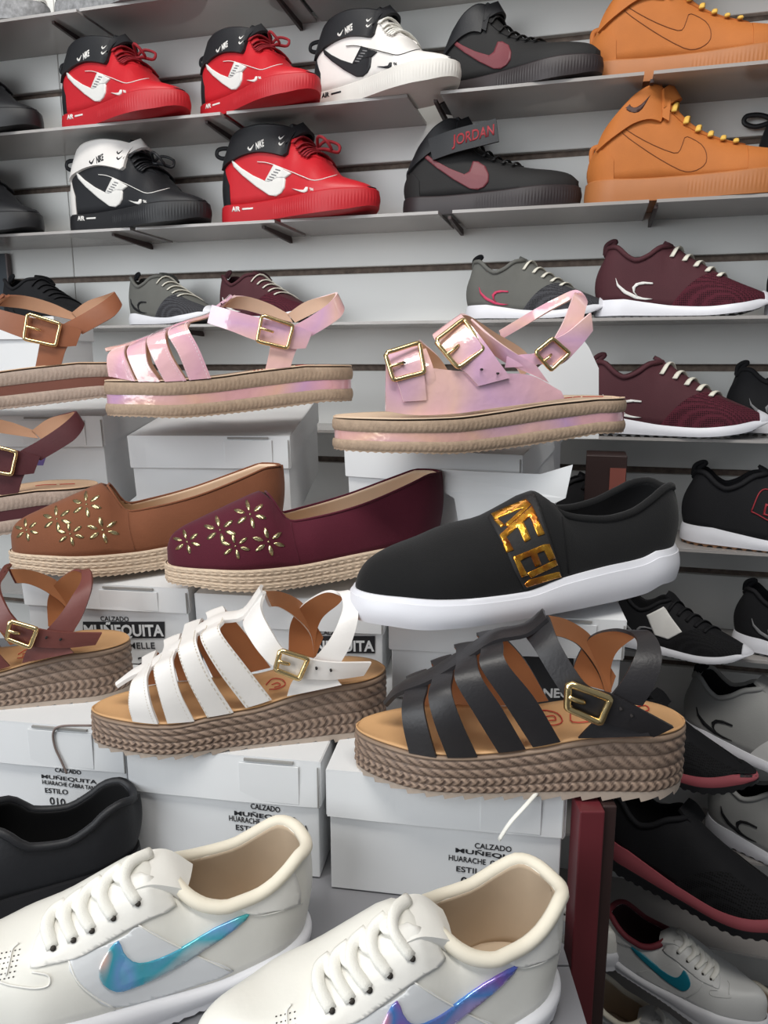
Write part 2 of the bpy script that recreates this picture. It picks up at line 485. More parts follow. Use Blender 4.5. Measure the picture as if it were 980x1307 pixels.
rub_beige = mat('beige_rubber_tread', (176, 160, 146), .6, vary=.08)
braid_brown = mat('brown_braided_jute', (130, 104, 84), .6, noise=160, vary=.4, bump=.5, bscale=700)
def pointiness_ramp(m, lo, hi):  # base colour darker in the braid grooves, lighter on the crests
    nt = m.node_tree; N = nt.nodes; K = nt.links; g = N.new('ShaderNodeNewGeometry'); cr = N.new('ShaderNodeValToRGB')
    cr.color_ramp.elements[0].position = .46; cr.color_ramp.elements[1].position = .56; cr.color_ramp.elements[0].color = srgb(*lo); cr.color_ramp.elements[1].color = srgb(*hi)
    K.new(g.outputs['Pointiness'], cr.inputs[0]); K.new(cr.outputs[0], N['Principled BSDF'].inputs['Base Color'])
pointiness_ramp(braid_brown, (66, 50, 43), (160, 136, 118))
braid_edge = mat('taupe_welt_leather', (140, 118, 100), .55, noise=60, vary=.2)
jute = mat('natural_jute_braid', (172, 148, 126), .75, noise=150, vary=.2, bump=.5, bscale=700)
jute_light = mat('pale_jute_braid', (206, 184, 160), .75, noise=150, vary=.16, bump=.5, bscale=700)

def chev(pitch, amp):
    def f(d, q, p):
        a = (d/pitch + abs(q-.5)*1.1) % 1.0
        return amp*(math.sin(math.pi*a)**.7 - .6) * (0.25+.75*math.sin(math.pi*min(1, max(0, q)))**.5) - (amp*.7 if abs(q-.5) < .07 else 0)
    return f
def twist(pitch, amp):
    def f(d, q, p):
        a = (d/pitch + q*1.2) % 1.0
        return amp*(math.sin(math.pi*a)**.6-.6)*math.sin(math.pi*min(1, max(0, q)))**.5
    return f
rnd = lambda e: (lambda q: e*math.sin(math.pi*q)**.6 if 0 < q < 1 else 0)
flat_ = lambda e: (lambda q: e)

# ------------------------------------------------------------------ master 1: strappy huarache on a braided platform
def far_rungs(r):                                          # continue a strap over the ridge down the far side
    return r + [(Vector((a.x, -a.y, a.z)), Vector((b.x, -b.y, b.z))) for a, b in r[-2::-1]] if abs(r[-1][0].y) < 1e-4 else r + [(Vector((a.x, -a.y, a.z)), Vector((b.x, -b.y, b.z))) for a, b in r[::-1]]
def sandal(name, sh, D, pal, M, label, group=None, kind='braid'):
    fr = sh.fr; r = root(name, M, label, 'sandal', group)
    zb = pchip(sh.near(D['bot'])); zt = pchip(sh.near(D['top']))
    if kind == 'braid':
        saw = lambda d: .0034*((d/.013) % 1.0)-.0012
        band('outsole', sh, zb, zt, 0.0, .13, flat_(.0005), pal['rub'], r, rows=2, step=.0011, zmod=saw)
        ro = [(.13, .30, chev(.0056, .0016)), (.30, .49, chev(.0056, .0016)), (.49, .70, twist(.0085, .0013)), (.70, .90, twist(.0085, .0013))]
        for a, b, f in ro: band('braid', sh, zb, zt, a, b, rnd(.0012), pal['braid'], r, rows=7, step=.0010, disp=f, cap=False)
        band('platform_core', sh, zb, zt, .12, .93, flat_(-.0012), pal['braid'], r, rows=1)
        band('welt', sh, zb, zt, .90, .99, rnd(.0012), pal['welt'], r, rows=3, step=.003)
    else:
        tr = lambda d: .0012*abs(math.sin(math.pi*d/.007))
        band('outsole', sh, zb, zt, 0.0, .07, flat_(.0002), pal['jute'], r, rows=1, step=.0015, zmod=tr)
        band('lower_braid', sh, zb, zt, .06, .37, rnd(.0012), pal['jute'], r, rows=7, step=.0014, disp=chev(.0045, .0009), cap=False)
        band('platform_wrap', sh, zb, zt, .36, .64, flat_(-.0004), pal['wrap'], r, rows=3)
        band('upper_braid', sh, zb, zt, .63, .98, rnd(.0012), pal['jute'], r, rows=7, step=.0014, disp=chev(.0045, .0009), cap=False)
        band('platform_core', sh, zb, zt, .05, .97, flat_(-.0014), pal['jute'], r, rows=1)
    fb = insole(sh, zt, pal['insole'], r, name='footbed', k=.975, dz=.0012, n=60)
    L = fr.L; cen = (sh.len*.5, 0, zt(sh.len*.5)+.01)
    zz = lambda x: zt(x)
    def edge_pt(px, py, k):                                # on the near side at k of the half width
        y = -.035
        for _ in range(3): q = L(px, py, y); y = -sh.W(q.x)*k
        return q
    nm = D.get('names', {})
    for i, s_ in enumerate(D['straps']):
        rg = []
        for (a, b, k) in s_: rg.append((edge_pt(a[0], a[1], k), edge_pt(b[0], b[1], k)))
        if D.get('mirror', True): rg = far_rungs(rg)
        st = ribbon('vamp_strap', rg, .0022, pal['strap'], pal['lining'], r, cen, n=5, cols=4, crown=.0004, edge=pal.get('edge'))
        # stitch rows just inside both edges
        if pal.get('stitch'):
            for e in (.09, .91):
                P = [a.lerp(b, e) for a, b in zip(crom([q[0] for q in rg], 8), crom([q[1] for q in rg], 8))]
                P = P[:len(P)//2]
                V = []; Fc = []
                for j in range(0, len(P)-1, 1):
                    a, b = P[j], P[j].lerp(P[j+1], .55); t = (b-a)
                    nn = (a-Vector(cen)); nn = (nn-t*(nn.dot(t)/max(1e-12, t.dot(t)))).normalized(); s2 = t.cross(nn).normalized()*.00028
                    q0 = len(V); hh = nn*.0017
                    V += [a+s2+hh*.6, b+s2+hh*.6, b-s2+hh*.6, a-s2+hh*.6, a+s2+hh, b+s2+hh, b-s2+hh, a-s2+hh]
                    Fc += [tuple(q0+v for v in f) for f in BF]
                mk('stitching', V, Fc, pal['stitch'], st, smooth=False)
    if D.get('spine'):
        sw = D.get('spinew', .0085); P = [L(a[0], a[1], 0) for a in D['spine']]
        rg = []
        for i, p in enumerate(P):
            wd = sw*(.35+.65*min(1, i/1.5)); rg.append((p+Vector((0, -wd*1.25, D.get('spinez', .004))), p+Vector((0, wd*1.25, D.get('spinez', .004)))))
        ribbon('instep_strap', rg, .0026, pal['strap'], pal['lining'], r, cen, n=4, cols=4, crown=.0015)
    for nm_, rgs in D['ribbons']:
        rg = [(L(a[0], a[1], y if not isinstance(y, tuple) else y[0]), L(b[0], b[1], y if not isinstance(y, tuple) else y[1])) for a, b, y in rgs]
        ribbon(nm_, rg, .0024, pal['strap'], pal['lining'], r, (sh.len*(.80 if 'heel_st' in nm_ else .68), 0, zt(sh.len*.7)+.03), n=6, cols=4, crown=.0003, edge=pal.get('edge'))
    for pts, y, rr in D['buckles']:
        P = [L(a[0], a[1], y[i] if isinstance(y, tuple) else y) for i, a in enumerate(pts)]
        Q = []
        for i in range(4):                                  # rounded corners
            a, b = P[i], P[(i+1) % 4]; Q += [a.lerp(b, .08), a.lerp(b, .5), a.lerp(b, .92)]
        bk = tube('buckle', Q, rr, gold, r, n=3, seg=8, closed=True)
        c0 = (P[0]+P[3])/2; c1 = c0.lerp((P[1]+P[2])/2, .45)
        tube('buckle_prong', [c0+Vector((0, -.001, 0)), c0.lerp(c1, .5)+Vector((0, -.0018, 0)), c1], rr*.7, gold, bk, seg=6)
    def onbed(px, py):
        o, d = fr.lray(px, py); z = zt(sh.len*.5)
        for _ in range(4): t = (z-o.z)/d.z; q = o+d*t; z = zt(q.x)
        if abs(q.y) > sh.W(q.x)*.9: q = L(px, py, 0); z = zt(q.x)   # seen too flat to place: keep to the middle line
        return Vector((q.x, q.y, z+.0016))
    for pts in D.get('stamp', []):
        tube('insole_stamp', [onbed(*a) for a, y in pts], .00045, red_print, fb, seg=5)
    for a, y in D.get('holes', []):
        q = L(a[0], a[1], y); tube('strap_hole', [q+Vector((0, .0012, 0)), q+Vector((0, -.0022, 0))], .0009, MATS.get('hole') or mat('hole', (40, 35, 35), .9, vary=0), r, seg=8)
    return r

c = crop(400, 760, 1.96)
FRB = Frame(*c((330, 500))[0], -.28, -5, .038, *c((108, 300))[0])
lenB = FRB.L(*c((924, 320))[0], 0).x
SHB = Shape(FRB, lenB, 'L', width=.94)
DB = dict(bot=c((112, 400), (150, 445), (230, 490), (330, 505), (500, 508), (620, 508), (740, 510), (860, 505), (905, 480), (922, 465)),
          top=c((110, 290), (128, 340), (180, 375), (300, 402), (420, 402), (560, 385), (650, 368), (750, 353), (850, 345), (905, 335), (922, 315)),
          straps=[[(c((240, 392))[0], c((308, 404))[0], 1.0), (c((226, 330))[0], c((288, 335))[0], .98), (c((222, 282))[0], c((276, 275))[0], .8), (c((228, 246))[0], c((285, 235))[0], .35)],
                  [(c((335, 404))[0], c((410, 402))[0], 1.0), (c((303, 320))[0], c((368, 310))[0], 1.0), (c((288, 255))[0], c((345, 240))[0], .8), (c((298, 212))[0], c((350, 196))[0], .35)],
                  [(c((462, 392))[0], c((530, 383))[0], 1.0), (c((405, 300))[0], c((470, 280))[0], 1.0), (c((355, 215))[0], c((420, 205))[0], .8), (c((358, 172))[0], c((408, 155))[0], .35)],
                  [(c((548, 378))[0], c((617, 364))[0], 1.0), (c((478, 270))[0], c((552, 255))[0], 1.0), (c((418, 180))[0], c((482, 168))[0], .8), (c((420, 140))[0], c((474, 122))[0], .35)]],
          spine=c((182, 284), (215, 248), (285, 218), (350, 180), (405, 145), (455, 115), (530, 100), (580, 62)),
          ribbons=[
              ('ankle_strap', [(*c((535, 108), (588, 52)), -.006), (*c((556, 140), (612, 112)), -.022), (*c((600, 212), (652, 182)), -.031), (*c((640, 268), (690, 228)), -.035), (*c((690, 305), (750, 248)), -.0365), (*c((775, 330), (830, 290)), -.036), (*c((850, 352), (900, 328)), -.033)]),
              ('heel_side_panel', [(*c((662, 356), (842, 350)), -.0345), (*c((695, 322), (822, 318)), -.0335), (*c((745, 285), (812, 285)), -.032)]),
              ('heel_strap', [(*c((735, 262), (822, 275)), -.033), (*c((770, 215), (852, 225)), -.0315), (*c((800, 160), (870, 165)), -.024), (*c((810, 120), (862, 118)), -.012), (*c((795, 97), (834, 90)), .001), (*c((750, 86), (798, 106)), .015), (*c((692, 104), (757, 142)), .024), (*c((655, 165), (742, 190)), .030), (*c((648, 215), (745, 240)), .032)]),
              ('far_ankle_strap', [(*c((600, 100), (584, 50)), .0), (*c((632, 108), (625, 58)), .012), (*c((668, 130), (668, 80)), .022), (*c((710, 190), (700, 112)), .029), (*c((735, 262), (755, 200)), .032)])],
          buckles=[(c((638, 220), (742, 258), (717, 318), (635, 282)), -.041, .0025)],
          holes=[(c((795, 300))[0], -.038), (c((768, 283))[0], -.0385)],
          stamp=[[(p, 0.0) for p in c((560, 300), (575, 292), (610, 300), (622, 320), (600, 330), (570, 322))], [(p, 0.0) for p in c((580, 308), (600, 306), (606, 316), (588, 318))],
                 [(p, 0.0) for p in c((640, 292), (690, 285), (720, 300), (700, 318), (648, 322), (642, 300))], [(p, 0.0) for p in c((655, 305), (670, 302), (680, 308), (690, 304))], [(p, .0) for p in c((800, 285), (830, 280), (838, 292), (812, 296))]])
blk = mat('black_smooth_leather', (38, 36, 38), .42, vary=.1, bump=.25, bscale=500)
wht = mat('white_smooth_leather', (232, 228, 224), .42, vary=.03, bump=.15, bscale=400)
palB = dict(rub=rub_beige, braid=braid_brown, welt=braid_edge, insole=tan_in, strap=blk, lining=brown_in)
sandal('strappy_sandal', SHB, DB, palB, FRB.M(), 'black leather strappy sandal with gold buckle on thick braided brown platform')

c = crop(80, 740, 2.333)
FRW = Frame(*c((330, 530))[0], -.28, 9, .038, *c((86, 340))[0])
lenW = FRW.L(*c((958, 245))[0], 0).x
SHW = Shape(FRW, lenW, 'L', width=.94)
DW = dict(bot=c((88, 385), (110, 445), (160, 495), (240, 528), (330, 532), (450, 518), (600, 503), (720, 490), (870, 468), (940, 440), (958, 400)),
          top=c((86, 335), (100, 365), (150, 402), (230, 432), (330, 434), (450, 408), (560, 388), (680, 352), (800, 318), (900, 288), (945, 262), (958, 245)),
          straps=[[(c((210, 420))[0], c((285, 428))[0], 1.0), (c((198, 370))[0], c((262, 365))[0], 1.0), (c((205, 312))[0], c((252, 300))[0], .8), (c((225, 285))[0], c((262, 262))[0], .35)],
                  [(c((312, 426))[0], c((392, 420))[0], 1.0), (c((288, 345))[0], c((350, 335))[0], 1.0), (c((272, 270))[0], c((330, 250))[0], .8), (c((290, 240))[0], c((335, 220))[0], .35)],
                  [(c((430, 408))[0], c((508, 394))[0], 1.0), (c((375, 305))[0], c((438, 285))[0], 1.0), (c((345, 220))[0], c((402, 200))[0], .8), (c((350, 190))[0], c((400, 165))[0], .35)],
                  [(c((545, 380))[0], c((622, 356))[0], 1.0), (c((462, 270))[0], c((540, 250))[0], 1.0), (c((412, 180))[0], c((470, 155))[0], .8), (c((425, 150))[0], c((480, 125))[0], .35)]],
          spine=c((165, 328), (215, 292), (270, 265), (340, 215), (405, 165), (470, 130), (540, 115), (595, 42)), spinew=.008,
          ribbons=[
              ('ankle_strap', [(*c((540, 118), (602, 34)), -.006), (*c((545, 150), (592, 88)), -.020), (*c((580, 208), (625, 158)), -.031), (*c((622, 252), (665, 212)), -.035), (*c((690, 288), (735, 235)), -.0365), (*c((800, 296), (810, 245)), -.036), (*c((895, 284), (918, 245)), -.031)]),
              ('heel_side_panel', [(*c((668, 346), (830, 312)), -.0345), (*c((680, 310), (820, 300)), -.0335), (*c((700, 280), (810, 270)), -.032)]),
              ('heel_strap', [(*c((745, 240), (828, 245)), -.032), (*c((790, 185), (858, 190)), -.029), (*c((822, 125), (880, 110)), -.022), (*c((836, 80), (872, 60)), -.011), (*c((824, 44), (850, 34)), .001), (*c((780, 36), (824, 68)), .014), (*c((715, 74), (775, 110)), .024), (*c((678, 130), (755, 160)), .030), (*c((672, 215), (748, 232)), .032)]),
              ('far_ankle_strap', [(*c((618, 80), (600, 34)), .0), (*c((645, 82), (640, 34)), .012), (*c((690, 110), (685, 50)), .022), (*c((735, 160), (722, 82)), .029), (*c((750, 235), (775, 170)), .032)])],
          buckles=[(c((648, 210), (730, 236), (704, 296), (634, 268)), -.041, .0020)],
          holes=[(c((755, 262))[0], -.0385), (c((798, 268))[0], -.038)],
          stamp=[[(p, 0.0) for p in c((605, 318), (625, 300), (655, 303), (662, 318), (640, 330), (615, 332))], [(p, 0.0) for p in c((622, 318), (640, 312), (648, 320), (630, 326))],
                 [(p, 0.0) for p in c((700, 300), (712, 296), (716, 308))]])
palW = dict(palB, strap=wht, stitch=mat('cream_stitch', (205, 195, 180), .8, vary=0))
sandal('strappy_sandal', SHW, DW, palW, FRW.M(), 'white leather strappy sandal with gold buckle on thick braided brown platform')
dkb = mat('reddish_brown_leather', (112, 62, 56), .42, vary=.12, bump=.2, bscale=400)
palD = dict(palB, strap=dkb)
P0 = Matrix.Translation(onz(153, 890, -.28)-onz(487, 935, -.28)) @ FRW.M()
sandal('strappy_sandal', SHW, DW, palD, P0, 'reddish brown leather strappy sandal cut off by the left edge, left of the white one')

# ------------------------------------------------------------------ master 2: pearly fisherman sandal
pearl = holo('pearl_pink_patent', [(240, 190, 196), (232, 178, 196), (244, 198, 188), (222, 176, 208), (238, 186, 194)], rough=.12, metal=.05, scale=7)
pearl_band = holo('pearl_pink_band', [(240, 186, 176), (232, 170, 186), (242, 190, 170), (214, 168, 206), (236, 178, 184)], rough=.15, metal=.12, scale=6)
c = crop(120, 370, 2.882)
# height of the box tops in row three
ZC = -.060
FRP = Frame(300, 531, ZC, 14, .040, *c((38, 300))[0], P=Vector((-.155, .785, 0)))
FRP.O.z = 0; _q = FRP.L(300, 533, -.040); FRP.O.z = _q.z; FRP.O.z = CZ+_q.z
_q = FRP.L(*c((38, 300))[0], 0); FRP.O = FRP.O + FRP.R @ Vector((_q.x, 0, 0))
lenP = FRP.L(*c((945, 260))[0], 0).x
SHP = Shape(FRP, lenP, 'L')
DP = dict(bot=c((38, 395), (60, 420), (100, 448), (180, 470), (300, 474), (500, 458), (700, 434), (850, 414), (930, 380), (945, 350)),
          top=c((38, 288), (60, 318), (120, 336), (250, 338), (430, 326), (600, 303), (780, 282), (900, 262), (945, 240)),
          straps=[[(c((56, 318))[0], c((152, 336))[0], 1.0), (c((50, 275))[0], c((125, 275))[0], .97), (c((52, 242))[0], c((112, 235))[0], .75), (c((70, 222))[0], c((118, 207))[0], .3)],
                  [(c((165, 338))[0], c((243, 338))[0], 1.0), (c((138, 280))[0], c((200, 275))[0], .98), (c((122, 228))[0], c((190, 212))[0], .8), (c((140, 200))[0], c((195, 178))[0], .3)],
                  [(c((260, 338))[0], c((340, 334))[0], 1.0), (c((220, 260))[0], c((285, 245))[0], .98), (c((195, 192))[0], c((262, 175))[0], .8), (c((215, 165))[0], c((270, 145))[0], .3)],
                  [(c((350, 332))[0], c((430, 325))[0], 1.0), (c((310, 235))[0], c((385, 215))[0], .98), (c((272, 165))[0], c((345, 140))[0], .8), (c((290, 140))[0], c((352, 118))[0], .3)]],
          spine=c((44, 228), (110, 212), (190, 186), (270, 152), (350, 122), (430, 96), (505, 30)), spinew=.010, spinez=.0015,
          ribbons=[
              ('ankle_strap', [(*c((418, 122), (436, 56)), -.020), (*c((500, 150), (515, 78)), -.029), (*c((600, 188), (618, 105)), -.034), (*c((715, 216), (735, 130)), -.036), (*c((778, 215), (802, 155)), -.035)]),
              ('heel_side_strap', [(*c((630, 294), (722, 284)), -.0345), (*c((642, 240), (742, 225)), -.034), (*c((650, 200), (775, 175)), -.033)]),
              ('heel_strap', [(*c((800, 170), (735, 132)), -.032), (*c((858, 135), (800, 95)), -.029), (*c((908, 98), (862, 50)), -.020), (*c((916, 60), (892, 12)), -.004), (*c((880, 50), (850, 22)), .010), (*c((800, 90), (775, 45)), .021), (*c((740, 120), (712, 88)), .028)]),
              ('far_ankle_strap', [(*c((480, 62), (515, 22)), .0), (*c((560, 75), (570, 26)), .013), (*c((650, 100), (645, 52)), .023), (*c((730, 120), (712, 88)), .029)]),
              ('instep_front', [(*c((440, 72), (480, 40)), -.014), (*c((475, 60), (520, 22)), .0)])],
          buckles=[(c((618, 92), (732, 132), (710, 214), (600, 188)), -.040, .0020)],
          holes=[(c((468, 52))[0], -.012)],
          stamp=[[(p, 0.0) for p in c((585, 275+i*0), (592, 262))] for i in range(1)] + [[(p, .0) for p in c((600+14*i, 278-i*2), (606+14*i, 262-i*2))] for i in range(5)] +
                [[(p, .0) for p in c((740, 262), (760, 248), (775, 262), (790, 250), (810, 254))], [(p, .0) for p in c((820, 245), (840, 238), (850, 246), (870, 240))]])
palP = dict(jute=jute, wrap=pearl_band, insole=cream_in, strap=pearl, lining=mat('beige_lining', (226, 192, 168), .6), edge=mat('pale_pink_edge', (238, 205, 205), .5),
            stitch=mat('pale_stitch', (240, 225, 230), .7, vary=0))
sandal('platform_sandal', SHP, DP, palP, FRP.M(), 'iridescent pink caged sandal with one gold ankle buckle on jute platform', kind='jute')
caramel = mat('caramel_brown_leather', (150, 92, 62), .5, vary=.15, bump=.2, bscale=300)
palC = dict(jute=mat('greyish_jute', (176, 156, 142), .75, noise=150, vary=.18, bump=.5, bscale=700), wrap=mat('brown_wrap', (122, 74, 60), .55), insole=mat('pale_tan_insole', (214, 180, 148), .55), strap=caramel, lining=mat('tan_lining', (196, 152, 122), .65))
P0 = Matrix.Translation(Vector((-.252, .025, .003))) @ FRP.M()
sandal('platform_sandal', SHP, DP, palC, P0, 'caramel brown caged sandal with gold buckle, partly cut off at the left edge', kind='jute')
maroon_s = mat('maroon_suede_strap', (82, 34, 40), .65, vary=.15, bump=.3, bscale=400)
palM = dict(palC, strap=maroon_s, wrap=mat('maroon_wrap', (80, 34, 40), .6))
FM = Frame(45, 650, -.185, 14, .04, 45, 650)
P0 = Matrix.Translation(Vector((-.275, -.05, -.126))) @ FRP.M()
sandal('platform_sandal', SHP, DP, palM, P0, 'dark maroon buckled sandal half hidden behind the brown cut-out flat', kind='jute')

# ------------------------------------------------------------------ master 3: pearly two buckle slide
c = crop(400, 300, 2.333)
FRQ = Frame(*c((400, 650))[0], -.074, 13, .040, *c((60, 470))[0])
lenQ = FRQ.L(*c((913, 460))[0], 0).x
SHQ = Shape(FRQ, lenQ, 'L', width=1.05)
DQ = dict(bot=c((60, 545), (85, 580), (120, 605), (180, 630), (300, 652), (420, 654), (560, 640), (700, 620), (850, 594), (900, 560), (912, 535)),
          top=c((60, 458), (80, 490), (150, 527), (280, 552), (420, 548), (560, 530), (700, 508), (850, 492), (900, 470), (913, 450)),
          straps=[], mirror=False,
          ribbons=[
              ('side_panel', [(*c((214, 524), (216, 385)), (-.040, -.040)), (*c((300, 536), (310, 392)), (-.042, -.039)), (*c((420, 532), (430, 405)), (-.043, -.040)), (*c((540, 515), (545, 412)), (-.042, -.040)), (*c((650, 500), (645, 418)), (-.040, -.039)), (*c((745, 487), (735, 465)), (-.0375, -.037))]),
              ('toe_strap', [(*c((268, 496), (336, 492)), -.043), (*c((250, 440), (330, 430)), -.0425), (*c((226, 400), (322, 370)), -.039), (*c((215, 365), (318, 325)), -.028), (*c((240, 345), (318, 315)), -.010), (*c((260, 350), (330, 325)), .012), (*c((300, 385), (375, 365)), .030), (*c((330, 430), (410, 420)), .038)]),
              ('toe_strap_layer', [(*c((330, 470), (372, 465)), -.0405), (*c((322, 400), (355, 395)), -.039), (*c((318, 345), (335, 340)), -.027)]),
              ('instep_strap', [(*c((490, 450), (585, 425)), -.0435), (*c((455, 412), (545, 370)), -.0425), (*c((395, 365), (505, 315)), -.038), (*c((364, 318), (462, 262)), -.028), (*c((362, 295), (440, 237)), -.014), (*c((430, 290), (470, 244)), .004), (*c((510, 330), (540, 290)), .020), (*c((585, 372), (615, 335)), .032), (*c((620, 420), (665, 385)), .037)]),
              ('instep_panel', [(*c((505, 330), (470, 250)), -.020), (*c((575, 380), (520, 295)), -.030), (*c((640, 410), (590, 345)), -.036), (*c((700, 440), (660, 385)), -.038)]),
              ('ankle_strap', [(*c((570, 395), (575, 362)), -.033), (*c((620, 392), (625, 355)), -.036), (*c((672, 385), (665, 350)), -.0375), (*c((735, 385), (700, 318)), -.038), (*c((790, 335), (755, 290)), -.037), (*c((830, 285), (824, 232)), -.034)]),
              ('heel_strap', [(*c((716, 310), (762, 325)), -.033), (*c((742, 262), (792, 275)), -.031), (*c((762, 212), (808, 225)), -.024), (*c((775, 175), (812, 195)), -.012), (*c((770, 190), (782, 165)), .002), (*c((700, 228), (720, 190)), .014), (*c((630, 270), (640, 232)), .024), (*c((560, 310), (552, 285)), .030)])],
          buckles=[(c((213, 352), (315, 320), (330, 408), (238, 432)), (-.040, -.036, -.043, -.045), .0020),
                   (c((362, 315), (447, 250), (507, 340), (430, 395)), (-.036, -.028, -.040, -.045), .0020),
                   (c((660, 350), (712, 308), (762, 352), (708, 402)), -.0415, .0018)],
          holes=[(c((270, 380))[0], -.043), (c((500, 400))[0], -.0455), (c((548, 412))[0], -.0455)],
          stamp=[[(p, .0) for p in c((725, 438), (740, 442), (750, 456), (772, 460))], [(p, .0) for p in c((742, 452), (760, 450), (770, 456))]] +
                [[(p, .0) for p in c((775, 446), (779, 434), (786, 446), (792, 434), (797, 446))], [(p, .0) for p in c((803, 444), (808, 437), (812, 445), (820, 437), (825, 443), (840, 436), (865, 440))]])
palQ = dict(palP)
palQ['strap'] = pearl
q = sandal('platform_sandal', SHQ, DQ, palQ, FRQ.M(), 'iridescent pink slide sandal with three gold buckles on jute platform', kind='jute')

# ------------------------------------------------------------------ master 4: slip-on trainer with a gold lettered elastic band
c = crop(420, 580, 2.13)
FRS = Frame(*c((250, 474))[0], -.19, 19, .042, *c((74, 350))[0])
lenS = FRS.L(*c((908, 255))[0], 0).x
SHS = Shape(FRS, lenS, 'L', ends=(.055, .036))
def collar_tube(name, up, xa, xb, r, m, parent, n=26, dz=0.0):
    P = []
    for sg in (-1, 1):
        X = [xa+(xb-xa)*(1-math.cos(math.pi*i/n))/2 for i in range(n+1)]
        if sg > 0: X = X[::-1][1:-1]
        for x in X: q = up.P(x, sg*1e-6); P.append(q+Vector((0, 0, dz)))
    return tube(name, P, r, m, parent, n=1, seg=8, closed=True, smooth_path=False)
def wopen(a, b, wmax, p=.5, peak=.5):
    """half width of the foot opening between x=a and x=b"""
    def f(x):
        if x <= a or x >= b: return 0
        t = (x-a)/(b-a); t = t**(math.log(.5)/math.log(peak)); return wmax*(4*t*(1-t))**p
    return f
black_knit = mat('black_knit_fabric', (22, 22, 23), .85, spec=.2, vary=.15, bump=.5, bscale=900, sheen=.1)
gold_foil = holo('gold_foil', [(176, 112, 20), (226, 168, 60), (190, 120, 30), (150, 80, 30)], rough=.25, metal=.85, scale=60, coat=.3)
r = root('slip_on_shoe', FRS.M(), 'black slip-on with gold lettered elastic band and thick white sole', 'shoe')
zb = pchip(SHS.near(c((110, 440), (170, 462), (250, 473), (350, 468), (450, 455), (600, 430), (750, 400), (850, 375), (895, 350)), tip=.012))
zt = pchip(SHS.near(c((120, 362), (200, 388), (300, 396), (420, 390), (530, 375), (640, 335), (750, 305), (850, 282), (890, 262)), tip=.02))
band('sole', SHS, zb, zt, 0, .84, lambda q: .004+.002*math.sin(math.pi*q), rub_white, r, rows=6)
band('foxing', SHS, zb, zt, .83, 1.0, lambda q: .0035-.002*q, rub_white, r, rows=3)
ztop = pchip(SHS.mid(c((74, 352), (90, 318), (120, 285), (170, 258), (260, 226), (340, 192), (420, 172), (480, 140), (535, 108), (575, 96))) + SHS.mid(c((600, 150), (640, 160), (700, 160), (760, 145), (820, 110), (860, 84), (885, 78), (905, 90)), y=0))
xo = FRS.L(*c((590, 130))[0], 0).x
upS = Upper(SHS, lambda x: zt(x)-.002, ztop, wopen(xo, lenS-.004, .027, .5, .45), lean=-.004)
upS.build('upper', black_knit, mat('black_lining', (30, 30, 31), .9, spec=.1), r, th=.003)
insole(SHS, zt, MATS['black_lining'], r, k=.9)
collar_tube('collar', upS, xo+.001, lenS-.004, .0032, black_knit, r)
bandpoly = c((432, 172), (470, 150), (520, 125), (556, 106), (575, 150), (600, 230), (618, 290), (632, 334), (580, 352), (530, 366), (505, 320), (480, 260), (450, 205))
sticker('elastic_band', flat_mesh([bandpoly], 6), FRS, upS.bvh, .0012, mat('black_elastic', (28, 27, 28), .7, vary=.1, bump=.4, bscale=1200), r)
L_ = [c((440, 166), (536, 125), (550, 140), (485, 200), (478, 193), (530, 148), (452, 180)),
      c((446, 180), (458, 176), (478, 196), (468, 202)),
      c((462, 222), (552, 142), (584, 218), (566, 224), (545, 172), (528, 186), (546, 232), (530, 240), (512, 200), (480, 228), (500, 262), (482, 268)),
      c((498, 280), (580, 246), (596, 244), (612, 283), (596, 290), (582, 262), (562, 270), (574, 300), (558, 306), (545, 276), (516, 290), (536, 328), (520, 334)),
      c((536, 322), (612, 286), (618, 300), (545, 335)), c((528, 352), (540, 340), (622, 318), (628, 332), (580, 346), (534, 360))]
for p in L_: sticker('gold_letter', flat_mesh([p], 5), FRS, upS.bvh, .0019, gold_foil, r)
seamline('seam', FRS, upS.bvh, c((632, 170), (640, 240), (650, 325)), .0004, MATS['black_lining'], r, .0004)

# ------------------------------------------------------------------ master 5: espadrille flat with cut-out flowers
c = lambda *a: [(x/2.13, 560+y/2.13) for x, y in a]
FRE = Frame(*c((640, 415))[0], -.19, 18, .041, *c((454, 300))[0])
lenE = FRE.L(556, 690, 0).x
SHE = Shape(FRE, lenE, 'L', ends=(.052, .036), width=.95)
EB = SHE.near(c((475, 368), (530, 402), (640, 416), (760, 412), (900, 390), (980, 374), (1080, 350)), tip=.015)
ET = SHE.near(c((480, 318), (520, 342), (580, 354), (680, 356), (800, 345), (980, 310), (1080, 290)), tip=.02)
ETOP = SHE.mid(c((454, 296), (462, 270), (480, 250), (540, 218), (600, 190), (660, 162), (714, 141))) + SHE.mid([(a, b, -.024) for a, b in c((790, 226), (860, 212), (980, 178), (1100, 128), (1160, 100))])
flowers = [((680, 205), 1.0), ((598, 248), 1.0), ((508, 280), .85), ((640, 292), .9), ((730, 280), 1.0)]
def petal(cx, cy, a, l, w_):
    out = []
    for i in range(10):
        t = math.pi*2*i/10; x = (l/2)*math.cos(t); y = w_*math.sin(t)*abs(math.sin(t))**.4
        out.append((cx+x*math.cos(a)-y*math.sin(a), cy+x*math.sin(a)+y*math.cos(a)))
    return out
